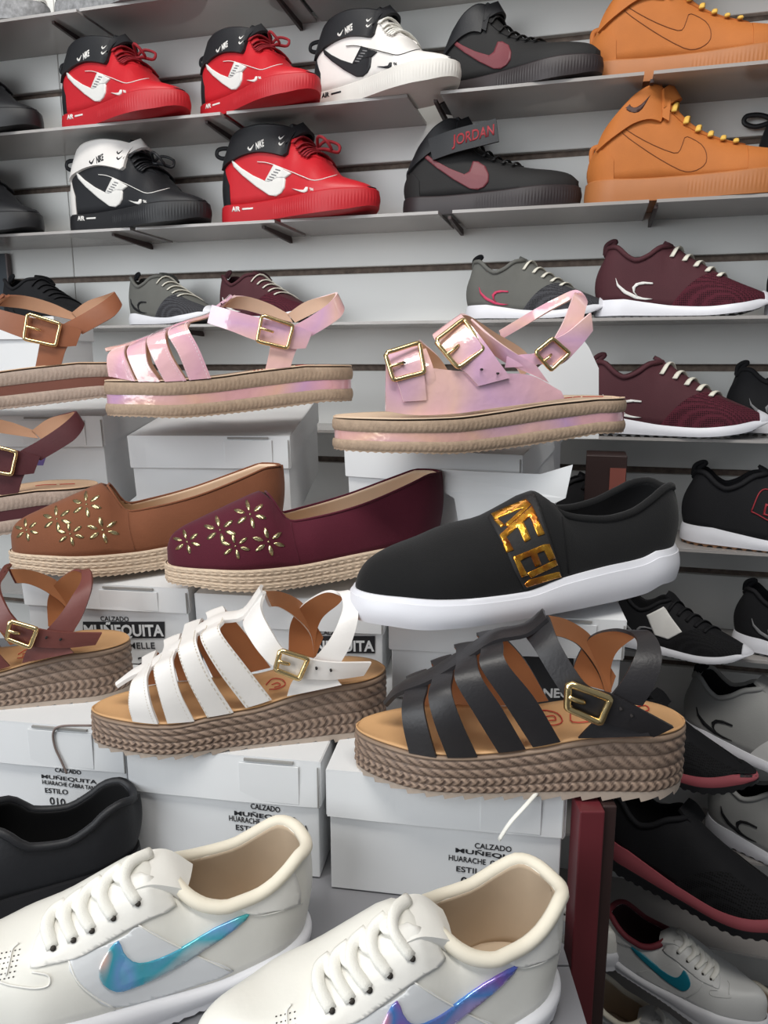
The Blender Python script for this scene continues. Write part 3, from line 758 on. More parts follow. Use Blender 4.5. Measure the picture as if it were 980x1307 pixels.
def espadrille(M, suede, label):
    r = root('espadrille_flat', M, label, 'shoe')
    zb = pchip(EB); zt = pchip(ET); zz = pchip(ETOP)
    band('platform_core', SHE, zb, zt, .05, .98, flat_(.001), jute_light, r, rows=1)
    band('outsole', SHE, zb, zt, 0, .12, flat_(.0022), jute_light, r, rows=1, step=.0012, zmod=lambda d: .0016*((d/.006) % 1.0))
    for a, b in ((.11, .40), (.40, .70), (.70, 1.0)):
        band('jute_braid', SHE, zb, zt, a, b, lambda q: .0018+.0012*math.sin(math.pi*q)**.6, jute_light, r, rows=6, step=.0012, disp=chev(.0075, .0011), cap=False)
    xo = FRE.L(*c((722, 160))[0], 0).x
    up = Upper(SHE, lambda x: zt(x)-.002, zz, wopen(xo, lenE-.003, .028, .38, .45), b1=1.03, lean=-.004)
    up.build('upper', suede, cream_in, r, th=.0018)
    insole(SHE, zt, cream_in, r, k=.93)
    collar_tube('trim', up, xo+.001, lenE-.003, .0011, suede, r)
    for (fx, fy), s_ in flowers:
        for k in range(6):
            a = math.radians(k*60+18); rr = 29*s_
            p = petal(fx+rr*math.cos(a)*1.05, fy+rr*math.sin(a)*.85, math.atan2(math.sin(a)*.85, math.cos(a)*1.05), 31*s_, 5.6*s_)
            sticker('cut_out', flat_mesh([c(*p)], 8), FRE, up.bvh, .0005, petal_m, r)
        sticker('cut_out', flat_mesh([c(*petal(fx, fy, 0, 6, 3))], 8), FRE, up.bvh, .0005, petal_m, r)
    seamline('side_seam', FRE, up.bvh, c((790, 228), (800, 280), (815, 338)), .0003, suede, r, .0003)
    return r
petal_m = mat('gold_foil_underlay', (206, 192, 146), .22, metal=.9, noise=90, vary=.5)
maroon_suede = mat('maroon_suede', (82, 24, 40), .8, spec=.2, vary=.1, bump=.3, bscale=700, sheen=.1)
brown_suede = mat('brown_suede', (124, 76, 52), .8, spec=.2, vary=.1, bump=.3, bscale=700, sheen=.1)
espadrille(FRE.M(), maroon_suede, 'maroon suede espadrille flat with gold cut-out flowers on the toe')
d_ = onz(20+75, 733, -.19)-onz(213+90, 752, -.19)
espadrille(Matrix.Translation(d_) @ FRE.M(), brown_suede, 'brown suede espadrille flat with gold cut-out flowers on the toe')

# ------------------------------------------------------------------ shoe pieces shared by the closed trainers
def front_laces(up, xs, v, r, m, parent, zig=.006, h=.0022, flat=.5, name='lace'):
    """laces crossing the throat from side to side"""
    for i, x in enumerate(xs):
        P = []
        for k in range(9):
            t = k/8; vv = -(v)*(1-t)+v*t if True else 0
            # v is measured from the ridge: P(x, v) wants |v| small near the ridge
            P.append(up.P(x+zig*(t-.5), vv if abs(vv) > 1e-4 else 1e-4, h))
        tube(name, P, r, m, parent, n=1, seg=7, flat=flat, smooth_path=False)
def at_frame(P, yaw, lx, ly):
    f = Frame(0, 0, 0, yaw, 0, lx, ly, P=P.copy()) if False else Frame.__new__(Frame)
    f.yaw = math.radians(yaw); R = Matrix.Rotation(f.yaw, 3, 'Z'); f.R = R; f.Ri = R.transposed(); f.O = P.copy()
    x = f.L(lx, ly, 0).x; f.O = f.O + R @ Vector((x, 0, 0)); return f
SWOOSH = [(0, 10), (8, 30), (20, 41), (36, 44), (55, 38), (110, 8), (50, 22), (30, 24), (20, 18), (16, 0), (6, 0)]
def swoosh_at(x, y, wd, ht, flip=True, ang=0):
    """small curved check mark; point to the right unless flipped"""
    pts = [(0, .30), (.05, .75), (.15, .96), (.28, 1.0), (.45, .86), (1, .05), (.5, .5), (.33, .58), (.24, .55), (.2, .38), (.24, .0)]
    if flip: pts = [(1-a, b) for a, b in pts]
    ca, sa = math.cos(ang), math.sin(ang)
    return [(x+a*wd*ca-b*ht*sa, y+a*wd*sa+b*ht*ca) for a, b in pts]

# ------------------------------------------------------------------ master 6: white low trainer with holographic side mark
c = crop(0, 1000, 2.45)
ZT = -.375
FRT = Frame(386, 1245, ZT, 26, .036, -95, 1240)
LT = FRT.L(387, 1180, 0).x
SHT = Shape(FRT, LT, 'L', ends=(.055, .036), width=1.05)
T_ZT = pchip(SHT.near([(384, 1186), (347, 1222), (294, 1247), (143, 1292), (61, 1312)], tip=.02))
T_TOP = pchip(SHT.mid([(-94, 1246), (-90, 1232), (-78, 1218), (-49, 1204), (0, 1192), (41, 1176), (82, 1157), (135, 1122), (178, 1097)]) +
              [(.131, .0715), (.138, .0655), (.148, .0605), (.158, .0585), (.172, .0590), (.183, .0625), (.193, .0680), (.202, .0725), (.209, .0715), (.214, .066)])
T_XO = FRT.L(*c((535, 330))[0], 0).x
def low_trainer(M, pal, label, full=True, group=None, mark=True):
    c = crop(0, 1000, 2.45)
    r = root('low_trainer', M, label, 'shoe', group); zb = lambda x: 0.0
    band('outsole', SHT, zb, T_ZT, 0, .3, flat_(.003), pal['sole'], r, rows=1, step=.003, zmod=lambda d: .0008*math.sin(d/.0012))
    band('midsole', SHT, zb, T_ZT, .3, 1.0, lambda q: .0034+.0012*math.sin(math.pi*q)-.002*(q > .97), pal['sole'], r, rows=5)
    up = Upper(SHT, lambda x: T_ZT(x)-.002, T_TOP, wopen(T_XO, LT-.004, .030, .38, .5), b1=1.0, h1=.6, c2=.70, lean=-.004)
    up.build('upper', pal['upper'], pal['lining'], r, th=.004)
    insole(SHT, T_ZT, pal['lining'], r, k=.88, dz=.002)
    collar_tube('collar', up, T_XO+.001, LT-.004, .0042, pal['collar'], r)
    b = up.bvh
    sticker('eyestay', flat_mesh([smooth2(c((95, 575), (106, 510), (130, 460), (200, 410), (330, 330), (440, 280), (500, 320), (550, 382), (470, 420), (390, 462), (300, 515), (235, 548), (150, 568)), 2)], 8), FRT, b, .0014, pal['panel'], r)
    sticker('heel_counter', flat_mesh([smooth2(c((742, 380), (785, 410), (850, 398), (936, 374), (926, 300), (905, 250), (868, 262), (830, 305), (790, 345)), 2)], 8), FRT, b, .0012, pal['panel'], r)
    sticker('side_panel', flat_mesh([smooth2(c((730, 585), (640, 548), (560, 512), (440, 445), (400, 470), (330, 505), (215, 552), (240, 615), (290, 662), (350, 700), (480, 672), (620, 628)), 2)], 8), FRT, b, .0008, pal.get('side', pal['panel']), r)
    if mark:
        sticker('side_mark', flat_mesh([smooth2(c((778, 405), (700, 436), (640, 468), (590, 498), (530, 530), (460, 556), (415, 555), (385, 525), (370, 490), (335, 525), (308, 580), (320, 624), (362, 647), (410, 637), (500, 600), (590, 548), (660, 503), (735, 450)), 2)], 5), FRT, b, .0018, pal['mark'], r)
    for ln in (c((100, 590), (150, 600), (152, 630), (110, 640), (40, 632), (0, 620)), c((60, 500), (40, 520), (30, 560), (20, 600)),
               c((945, 372), (860, 402), (790, 410), (742, 376)), c((215, 552), (240, 615), (290, 662), (360, 702)), c((430, 440), (500, 482), (600, 530), (720, 585))):
        seamline('seam', FRT, b, ln, .0005, pal['panel'], r, .0006)
    for e in c((168, 518), (232, 492), (290, 462), (356, 422), (430, 376)):
        P = onsurf(FRT, b, [(e[0], e[1], .0022)])
        if P: tube('eyelet', [P[0]+Vector((0, .002, -.001)), P[0]+Vector((0, -.0006, .0002))], .0016, pal['hole'], r, seg=8)
    V = []; Fc = []
    for i in range(5):
        for j in range(6):
            P = onsurf(FRT, b, [(c((62-14*i-j*4, 520+j*17+i*3))[0][0], c((62-14*i-j*4, 520+j*17+i*3))[0][1], .0003)])
            if P:
                q = len(V); p = P[0]; e = .0004
                V += [p+Vector(v)*e for v in ((-1, -.3, -.7), (1, -.3, -.7), (1, .3, .7), (-1, .3, .7), (-1, -.5, 0), (1, -.5, 0), (1, .1, 1), (-1, .1, 1))]; Fc += [tuple(q+k for k in f) for f in BF]
    if V and full: o = mk('perforations', V, Fc, pal['hole'], r, smooth=False)
    # tongue: a padded plate under the laces that stands up at the front of the opening
    tg = [((410, 350), (350, 290)), ((470, 330), (425, 236)), ((545, 338), (510, 216)), ((570, 352), (592, 262))]
    L = FRT.L
    rg = [(L(*c(a)[0], -.018), L(*c(bb)[0], .010)) for a, bb in tg]
    ribbon('tongue', rg, .006, pal['panel'], pal['lining'], r, (LT*.5, 0, 0), n=5, cols=4, crown=.001)
    laces = [((167, 516), (152, 462), (172, 415), (215, 385)), ((232, 490), (210, 432), (228, 385), (275, 350)), ((290, 458), (262, 402), (282, 350), (330, 312)),
             ((356, 418), (326, 362), (345, 310), (392, 272)), ((430, 372), (395, 308), (412, 262), (462, 232))]
    for ln in laces:
        P = []
        for k, a in enumerate(c(*ln)):
            q = onsurf(FRT, b, [(a[0], a[1], .0035 if k else .001)])
            if q: P += q
        if len(P) > 1: tube('lace', P, .0036, pal['lace'], r, n=4, seg=8, flat=.6)
    for k in range(4):                                     # the crossing halves
        a, bb = laces[k], laces[k+1]
        P = onsurf(FRT, b, [(*c(bb[1])[0], .0025), (*c(((bb[1][0]+a[2][0])/2+6, (bb[1][1]+a[2][1])/2-8))[0], .003), (*c(a[3])[0], .0025)])
        if len(P) > 1: tube('lace', P, .0034, pal['lace'], r, n=4, seg=8, flat=.6)
    return r
cream_white = mat('cream_white_leather', (232, 230, 222), .36, vary=.03, bump=.2, bscale=250)
palT = dict(sole=mat('white_cupsole', (218, 218, 222), .5, vary=.03), upper=cream_white, panel=mat('white_overlay_leather', (238, 236, 230), .36, vary=.02, bump=.2, bscale=250),
            side=mat('pearl_white_panel', (222, 224, 226), .25, vary=.04), lining=mat('beige_padded_lining', (196, 176, 152), .85, vary=.08), collar=mat('cream_padded_collar', (232, 224, 206), .7, vary=.03),
            lace=mat('white_flat_lace', (240, 238, 230), .85, vary=.05, bump=.5, bscale=1500), hole=mat('dark_eyelet', (60, 55, 50), .8, vary=0),
            mark=holo('teal_hologram_foil', [(140, 205, 205), (70, 180, 185), (110, 160, 215), (60, 165, 185), (235, 200, 190), (110, 200, 195)], rough=.2, metal=.25, scale=22))
low_trainer(FRT.M(), palT, 'white low trainer with teal hologram mark, front left')
palT2 = dict(palT, mark=holo('violet_hologram_foil', [(110, 90, 190), (90, 110, 205), (150, 110, 200), (80, 140, 215), (220, 160, 190), (110, 100, 200)], rough=.15, metal=.35, scale=22))
dT = onz(690, 1122, ZT+.085)-onz(359, 1067, ZT+.085)
low_trainer(Matrix.Translation(dT) @ FRT.M(), palT2, 'white low trainer with violet hologram mark, front centre')

# ------------------------------------------------------------------ master 7: basketball mid-top with an ankle strap
SHELF = [.515, .357, .207, .062, -.095, -.245, -.395, -.548, -.70, -.85]
c = crop(280, 150, 4.667)
FRM = at_frame(wallpt(294, SHELF[2], .055), -30, *c((60, 480))[0])
LM = FRM.L(*c((925, 480))[0], 0).x
SHM = Shape(FRM, LM, 'R', ends=(.052, .034), width=1.0)
print('mid length', LM, 'low', LT)
M_ZT = pchip([(0, .031), (LM*.3, .027), (LM*.6, .0275), (LM*.85, .031), (LM, .033)])
M_ZB = pchip([(0, .0), (LM*.7, .0), (LM*.88, .003), (LM, .010)])
M_TOP = pchip(SHM.mid(c((62, 190), (100, 155), (160, 122), (230, 100), (300, 84), (380, 80), (450, 86), (500, 104), (530, 165), (560, 205), (610, 232), (650, 268), (690, 325), (760, 360), (850, 386), (892, 402), (915, 430), (925, 450))))
M_XO = FRM.L(*c((470, 90))[0], 0).x
M_TOP1, M_XO1 = M_TOP, M_XO
M_TOP2 = pchip([(LM*a, .029+LM*b) for a, b in ((0, .16), (.02, .20), (.06, .25), (.13, .315), (.21, .375), (.285, .405), (.33, .395), (.38, .33), (.44, .262), (.52, .205), (.62, .160), (.75, .125), (.88, .105), (.95, .085), (1, .045))])
M_XO2 = LM*.325
def fpx(f, x, y, z): return proj(f.O + f.R @ Vector((x, y, z)))
def mid_top(M, pal, label, kind='air', group=None, full=True):
    M_TOP, M_XO = (M_TOP1, M_XO1) if kind == 'air' else (M_TOP2, M_XO2)
    c = crop(280, 150, 4.667)
    r = root('mid_top_trainer', M, label, 'shoe', group)
    rid = lambda d, q, p: .0006*math.sin(d/.0007) if q > .2 and q < .8 and p.x > LM*.45 else 0
    band('sole', SHM, M_ZB, M_ZT, 0, .93, lambda q: .0035+.0012*math.sin(math.pi*q), pal['sole'], r, rows=5, step=.0013 if full else .004, disp=rid if full else None)
    band('sole_rim', SHM, M_ZB, M_ZT, .92, 1.0, lambda q: .0028-.0015*q, pal['sole'], r, rows=2)
    up = Upper(SHM, lambda x: M_ZT(x)-.002, M_TOP, wopen(.006, M_XO, .027, .5, .5), b1=1.0, h1=.55, c2=.66, lean=.012)
    up.build('upper', pal['upper'], pal['lining'], r, th=.004)
    b = up.bvh
    insole(SHM, M_ZT, pal['lining'], r, k=.88, dz=.002)
    collar_tube('collar', up, .007, M_XO, .004, pal['collar'], r)
    # tongue tip in front of the ankle
    tx = M_XO
    V0 = up.P(tx-.004, 1e-6); rg = [(V0+Vector((.012, -.020, -.028)), V0+Vector((.012, .020, -.028))), (V0+Vector((.003, -.021, -.005)), V0+Vector((.003, .021, -.005))), (V0+Vector((-.002, -.019, .008)), V0+Vector((-.002, .019, .008)))]
    ribbon('tongue', rg, .006, pal['tongue'], pal['lining'], r, (LM*.2, 0, .08), n=4, cols=4, crown=.002)
    # overlays
    up.patch('toe_cap', LM*.70, LM*.985, .42, 1.0, .0011, pal['panel'], r, nx=14, nv=8, mirror=True)
    up.patch('eyestay', lambda q: M_XO-.012+.018*q, lambda q: LM*.70-.012*q, lambda t: .16, lambda t: .40-.10*t, .0014, pal['panel'], r, nx=14, nv=5, mirror=True)
    up.patch('heel_panel', .002, LM*.12, lambda t: .35+.45*t, 1.0, .0012, pal['heel'], r, nx=7, nv=9, mirror=True)
    st = up.patch('ankle_strap', .012, M_XO+.006, lambda t: .02, lambda t: .56-.10*math.sin(math.pi*t), .0046, pal['strap'], r, nx=16, nv=6, mirror=True)
    ribbon('strap_front', [(up.P(M_XO-.004, -.36, .006), up.P(M_XO-.006, -.05, .006)), (up.P(M_XO+.012, -.12, .009), up.P(M_XO+.002, -.001, .012)), (up.P(M_XO+.012, .12, .009), up.P(M_XO+.002, .001, .012)), (up.P(M_XO-.004, .36, .006), up.P(M_XO-.006, .05, .006))],
           .004, pal['strap'], pal['strap'], r, (LM*.2, 0, .08), n=5, cols=3)
    f = FRM
    if kind == 'jordan':
        rg = [(Vector((LM*p, y_, z0)), Vector((LM*q, y_, z1))) for p, q, y_, z0, z1 in ((.20, .17, -.037, .078, .108), (.33, .31, -.043, .084, .115), (.50, .48, -.045, .090, .121), (.58, .56, -.045, .093, .124))]
        rb = ribbon('strap_flap', rg, .004, pal['strap'], pal['strap'], r, (LM*.3, 0, .06), n=4, cols=4)
        bm_b = BVHTree.FromPolygons([v.co for v in rb.data.vertices], [tuple(p.vertices) for p in rb.data.polygons])
        p0, p1, p2 = fpx(f, LM*.325, -.046, .093), fpx(f, LM*.555, -.046, .103), fpx(f, LM*.325, -.046, .108)
        sticker_text('strap_lettering', 'JORDAN', p0, ((p1[0]-p0[0])/3.9, (p1[1]-p0[1])/3.9), ((p2[0]-p0[0])/.72, (p2[1]-p0[1])/.72), f, bm_b, pal['text'], rb, .0006, .02)
    big = c((75, 252), (130, 300), (200, 345), (276, 380), (300, 362), (322, 300), (350, 300), (385, 330), (395, 372), (390, 420), (372, 450), (340, 470), (300, 464), (220, 410), (140, 345), (90, 295))
    if kind == 'outline':
        seamline('side_mark', f, b, big+[big[0]], .0005, pal['mark'], r, .0004, n=2)
    else:
        sticker('side_mark', flat_mesh([big], 3), f, b, .0022, pal['mark'], r)
    if kind == 'air':
        sticker('mark_block', flat_mesh([c((276, 380), (330, 282), (432, 335), (393, 362), (350, 360), (300, 385))], 3), f, b, .0026, pal['mark'], r)
        for k in range(5):
            x0 = 292+k*12; sticker('print_bar', flat_mesh([c((x0, 372-k*14), (x0+28, 380-k*14), (x0+30, 374-k*14), (x0+2, 366-k*14))], 3), f, b, .0031, pal['grey'], r)
        seamline('piping', f, b, c((230, 266), (300, 275), (430, 325), (500, 355), (570, 378), (650, 362), (700, 348)), .0006, pal['mark'], r, .0016)
        sticker('small_mark', flat_mesh([c((435, 424), (480, 432), (506, 432), (516, 416), (528, 416), (526, 440), (508, 449), (485, 444))], 3), f, b, .0018, pal['mark'], r)
        sticker_text('small_mark', "'06", c((540, 436))[0], (20/4.667, 2/4.667), (0, -22/4.667), f, b, pal['mark'], r, .0018, .02)
    if kind in ('air', 'jordan'):
        sb = BVHTree.FromPolygons([v.co for v in r.children[0].data.vertices], [tuple(p.vertices) for p in r.children[0].data.polygons]) if r.children else None
        sole = [o for o in r.children if o.name.split('.')[0] == 'sole'][0]
        sb = BVHTree.FromPolygons([v.co for v in sole.data.vertices], [tuple(p.vertices) for p in sole.data.polygons])
        if kind == 'air':
            sticker_text('sole_lettering', 'AIR', c((76, 560))[0], (30/4.667, -1/4.667), (0, -40/4.667), f, sb, pal['text'], r, .0006, .03)
            sticker('sole_dash', flat_mesh([c((136, 541), (200, 536), (200, 546), (136, 551))], 3), f, sb, .0006, pal['text'], r)
    sbv = BVHTree.FromPolygons([v.co for v in st.data.vertices], [tuple(p.vertices) for p in st.data.polygons])
    if kind == 'air':
        sticker_text('strap_lettering', 'NIKE', c((218, 192))[0], (22/4.667, -10/4.667), (-4/4.667, -58/4.667), f, sbv, pal['striptext'], r, .0005, .03)
        sticker('strap_mark', flat_mesh([swoosh_at(*c((163, 178))[0], 46/4.667, 28/4.667, flip=False, ang=-.45)], 3), f, sbv, .0005, pal['striptext'], r)
        for yy in (112, 148): sticker('strap_mark', flat_mesh([swoosh_at(*c((350, yy))[0], 40/4.667, 22/4.667, flip=False, ang=-.2)], 3), f, sbv, .0005, pal['striptext'], r)
    if kind == 'outline':
        p0 = fpx(f, LM*.15, -.036, .112)
        sticker('strap_mark', flat_mesh([swoosh_at(p0[0], p0[1]-2, 26, 12, flip=False, ang=-.5)], 3), f, sbv, .0005, pal['text'], r)
    X = [M_XO+.014+i*(LM*.66-M_XO-.014)/5 for i in range(6)]
    front_laces(up, X, .40, .0034 if kind == 'outline' else .0026, pal['lace'], r, zig=.007, h=.004)
    lp = FRM.L
    tube('pull_loop', [lp(*a, 0) for a in c((92, 215), (30, 245), (-12, 230), (-8, 195), (40, 185), (84, 200))] if kind == 'air' else [up.P(.003, 1e-6), up.P(.003, 1e-6)+Vector((-.010, 0, -.004)), up.P(.003, 1e-6)+Vector((-.010, 0, -.02)), up.P(.0, 1e-6)+Vector((-.003, 0, -.03))], .0016, pal['loop'], r, n=5, seg=6, flat=2.2)
    if pal.get('bow'):
        for sg in (-1, 1):
            q = up.P(M_XO+.03, .02*sg, .006)
            tube('lace_bow', [q, q+Vector((.012, -.012*sg-.006, .010)), q+Vector((.03, -.02*sg-.008, .004)), q+Vector((.034, -.010*sg-.006, -.008)), q+Vector((.014, -.004*sg, -.002)), q], .0022, pal['lace'], r, n=5, seg=6)
    return r
red = mat('red_leather', (196, 34, 44), .42, vary=.06, bump=.2, bscale=300); redr = mat('red_rubber', (186, 30, 40), .5, vary=.05)
blk2 = mat('black_padded_nylon', (26, 27, 31), .55, vary=.1, bump=.3, bscale=500); blkr = mat('black_rubber', (28, 28, 31), .5, vary=.06)
whm = mat('white_decal_leather', (228, 226, 222), .45, vary=.03); grey = mat('grey_print', (120, 120, 122), .6, vary=0)
darkred = mat('dark_red_lace', (140, 22, 34), .8, vary=.1)
A_RED = dict(sole=redr, upper=red, lining=blk2, collar=blk2, tongue=blk2, panel=red, heel=blk2, strap=blk2, mark=whm, grey=grey, text=whm, striptext=whm, lace=darkred, loop=blk2, bow=1)
A_WHT = dict(A_RED, sole=mat('offwhite_rubber', (218, 214, 208), .5, vary=.03), upper=wht, panel=wht, heel=blk2, mark=blk2, lace=MATS['white_flat_lace'], text=blk2, bow=0)
A_BW = dict(A_RED, sole=blkr, upper=blk2, panel=blk2, heel=wht, strap=wht, striptext=blk2, lace=blk2, collar=wht, loop=blk2, bow=1)
A_BK = dict(A_RED, sole=blkr, upper=blk2, panel=blk2, heel=blk2, mark=blk2, text=blk2, striptext=blk2, grey=blk2, lace=blk2, bow=0)
wine = mat('wine_red_decal', (112, 48, 56), .5, vary=.1)
blkn = mat('black_nubuck', (22, 21, 22), .75, vary=.12, bump=.3, bscale=500)
A_JD = dict(A_BK, upper=blkn, panel=blkn, heel=blkn, sole=mat('black_wine_rubber', (44, 36, 38), .5, noise=14, vary=.5), mark=wine, text=mat('crimson_lettering', (150, 40, 50), .6, vary=0), lace=blkn)
wheat = mat('wheat_nubuck', (182, 106, 44), .75, vary=.08, bump=.3, bscale=500)
A_OR = dict(A_BK, upper=wheat, panel=wheat, heel=wheat, strap=wheat, collar=wheat, tongue=wheat, lining=wheat, sole=mat('gum_rubber', (172, 108, 60), .55, vary=.08), mark=mat('dark_stitching', (120, 66, 30), .8, vary=0), text=mat('brown_mark', (66, 34, 26), .6, vary=0),
            lace=mat('yellow_lace', (226, 182, 84), .8, vary=.1), loop=wheat)
BOT = 'shoes standing on the clear shelves of the slatwall'
place_mid = lambda px, k, off, yaw, pal, lab, kind='air', s_=1.0, pitch=0, full=True: mid_top(place(px, SHELF[k], off, yaw, s_, pitch), pal, lab, kind, full=full)
mid_top(FRM.M(), A_RED, 'red mid-top trainer with black strap on second shelf, beside the black and white one')
place_mid(95, 1, .055, -32, A_RED, 'red mid-top trainer on the top shelf, left of the other red one', 'air', .95)
place_mid(269, 1, .050, -40, A_RED, 'red mid-top trainer on the top shelf, between a red and a white one', 'air', .86)
place_mid(410, 1, .045, -38, A_WHT, 'white mid-top trainer with black strap on the top shelf', 'air', .90)
place_mid(104, 2, .055, -27, A_BW, 'black mid-top trainer with white strap and heel')
place_mid(-88, 1, .055, -27, A_BK, 'plain black mid-top trainer cut off at the left edge, top shelf', full=False)
place_mid(-84, 2, .055, -27, A_BK, 'plain black mid-top trainer cut off at the left edge, second shelf', full=False)
place_mid(564, 1, .040, -32, A_JD, 'black mid-top trainer with wine red mark on the top shelf', 'none', .86)
place_mid(519, 2, .055, -19, A_JD, 'black mid-top trainer with raised strap lettered JORDAN', 'jordan', .93)
place_mid(750, 1, .050, -13, A_OR, 'wheat coloured mid-top trainer on the top shelf', 'outline', 1.05)
place_mid(749, 2, .075, -15, A_OR, 'wheat coloured mid-top trainer with yellow laces on the second shelf', 'outline', 1.03)
place_mid(962, 2, .012, -15, dict(A_RED, upper=blk2, heel=blk2, bow=1), 'black and red mid-top trainer cut off at the right edge')

# ------------------------------------------------------------------ master 8: running shoe with a white wedge sole
c = crop(700, 280, 3.5)
FRR = at_frame(wallpt(764, SHELF[3], .065), -14, *c((216, 350))[0])
LR = FRR.L(*c((1005, 350))[0], 0).x
SHR = Shape(FRR, LR, 'R', ends=(.06, .036), width=.97)
print('runner length', LR)
R_ZB = pchip([(0, .0), (LR*.1, .0), (LR*.6, .0), (LR*.85, .006), (LR, .022)])
R_ZT = pchip(SHR.near(c((230, 352), (340, 357), (450, 373), (560, 386), (700, 389), (850, 373), (940, 356)), tip=.02))
R_ZT0 = R_ZT
_rz = SHR.mid(c((218, 300), (222, 200), (240, 142), (262, 134)))
R_TOP = pchip([(0, R_ZT(0)+.050), (.004, R_ZT(0)+.058)] + SHR.mid(c((255, 136), (280, 134))) + SHR.mid([(a, b, -.024) for a, b in c((345, 168), (385, 185), (440, 165))]) + SHR.mid(c((500, 132), (545, 124), (575, 128), (600, 148), (700, 208), (800, 262), (920, 312), (965, 332), (990, 345), (1003, 356))))
R_XO = FRR.L(*c((548, 130))[0], 0).x
def runner(M, pal, label, group=None, logo=True, full=True, laces=True, name='running_shoe', thick=1.0, badge=False):
    global R_ZT, R_ZT0
    R_ZT = (lambda x: R_ZT0(x)*thick)
    c = crop(700, 280, 3.5)
    r = root(name, M, label, 'shoe', group)
    g = lambda d: .0022 if math.sin(d/.0018) > 0 else 0
    fo = .16 if thick == 1 else .42
    band('outsole', SHR, R_ZB, R_ZT, 0, fo, flat_(.001 if thick == 1 else .004), pal['outsole'], r, rows=1, step=.0028, zmod=g)
    band('midsole', SHR, R_ZB, R_ZT, fo-.01, 1, lambda q: .0028+.0015*math.sin(math.pi*q)-.0015*q, pal['mid'], r, rows=5)
    up = Upper(SHR, lambda x: R_ZT(x)-.002, R_TOP, wopen(.004, R_XO, .027, .5, .45), b1=1.0, h1=.55, c2=.62, lean=.006)
    up.build('upper', pal['upper'], pal['lining'], r, th=.003)
    b = up.bvh; f = FRR
    insole(SHR, R_ZT, pal['lining'], r, k=.88, dz=.002)
    collar_tube('collar', up, .005, R_XO, .0034, pal['upper'], r)
    up.patch('mesh_toe', lambda q: LR*.66-LR*.24*q, LR*.97, .30, .985, .0007, pal['mesh'], r, nx=16, nv=9, mirror=True)
    up.patch('toe_bumper', LR*.935, LR*.998, .02, 1.0, .0028, pal['bump'], r, nx=4, nv=10, mirror=True)
    if logo:
        for p in (c((300, 262), (312, 290), (345, 318), (390, 340), (420, 350), (466, 356), (430, 360), (385, 354), (335, 330), (306, 298)),
                  c((466, 283), (420, 279), (390, 286), (373, 304), (378, 326), (400, 345), (390, 345), (384, 325), (388, 305), (402, 294), (430, 289), (466, 290))):
            sticker('side_mark', flat_mesh([p], 4), f, b, .0016, pal['mark'], r)
    if logo == 'cage':
        sticker('side_cage', flat_mesh([c((430, 210), (520, 150), (640, 270), (560, 330), (480, 320))], 4), f, b, .0014, pal['cage'], r)
    if badge:
        bx_ = [(858+dx, 350+dy) for dx, dy in ((-17, 7), (-5, -19), (22, -10), (12, 17))]
        seamline('badge_outline', f, b, [bx_[0], bx_[1], bx_[2], bx_[3], bx_[0]], .0009, badge_m, r, .0008, n=8)
        sticker_text('badge_letter', 'D', (853, 359), (17, 5), (4, -19), f, b, badge_m, r, .0010, .01)
    if laces:
        X = [R_XO+.010+i*.0145 for i in range(5)]
        front_laces(up, X, .40, .0036, pal['lace'], r, zig=.020, h=.0018, flat=.38)
    tube('pull_loop', [f.L(*a, 0) for a in c((252, 160), (258, 120), (285, 100), (302, 102), (280, 125), (268, 142))], .0014, pal['loop'], r, n=5, seg=6, flat=2.5)
    tx = up.P(R_XO-.004, 1e-6)
    ribbon('tongue', [(tx+Vector((.014, -.017, -.010)), tx+Vector((.014, .017, -.010))), (tx+Vector((.003, -.018, .001)), tx+Vector((.003, .018, .001))), (tx+Vector((-.006, -.015, .006)), tx+Vector((-.006, .015, .006)))], .004, pal['upper'], pal['lining'], r, (LR*.3, 0, 0), n=4, cols=4, crown=.001)
    return r
badge_m = mat('crimson_badge', (150, 34, 46), .6, vary=0)
mar = mat('maroon_knit', (72, 30, 38), .8, vary=.1, bump=.3, bscale=800); gry = mat('grey_knit', (98, 98, 94), .8, vary=.08, bump=.3, bscale=800)
lace_c = mat('cream_lace', (226, 222, 208), .8, vary=.06); blks = mat('black_knit_trainer', (24, 24, 27), .8, spec=.3, vary=.12, bump=.4, bscale=800)
grey_out = mat('grey_tread', (110, 110, 112), .7, vary=.1)
R_M = dict(outsole=grey_out, mid=rub_white, upper=mar, lining=mat('dark_maroon_lining', (46, 24, 28), .9), mesh=meshmat('maroon_mesh', (84, 34, 46), (34, 12, 18)), bump=rub_white, mark=whm, lace=lace_c, loop=mar, cage=whm)
R_G = dict(R_M, upper=gry, mesh=meshmat('charcoal_mesh', (72, 72, 76), (22, 22, 24)), lining=mat('crimson_lining', (170, 30, 56), .8), mark=mat('pink_mark', (196, 44, 88), .5, vary=0), loop=blks)
R_G2 = dict(R_G, mark=blks, lining=blks)
R_K = dict(R_M, upper=blks, mesh=meshmat('black_mesh', (30, 30, 32), (8, 8, 9)), lining=blks, loop=blks, lace=blks, mark=MATS['grey_print'])
R_KK = dict(R_K, mid=blkr, outsole=blkr, bump=blkr, mark=blks)
runner(FRR.M(), R_M, 'maroon running shoe with white mark on the third shelf, right')
runner(place(597, SHELF[3], .065, -17, .87), R_G, 'grey running shoe with pink mark and charcoal mesh toe')
runner(place(173, SHELF[3], .05, -32, .82), R_G2, 'grey running shoe with black mark behind the pink sandal')
runner(place(287, SHELF[3], .05, -32, .80), R_M, 'maroon running shoe behind the pink sandal strap')
runner(place(14, SHELF[3], .06, -24, .85), R_KK, 'black running shoe with light tongue on the third shelf, far left')
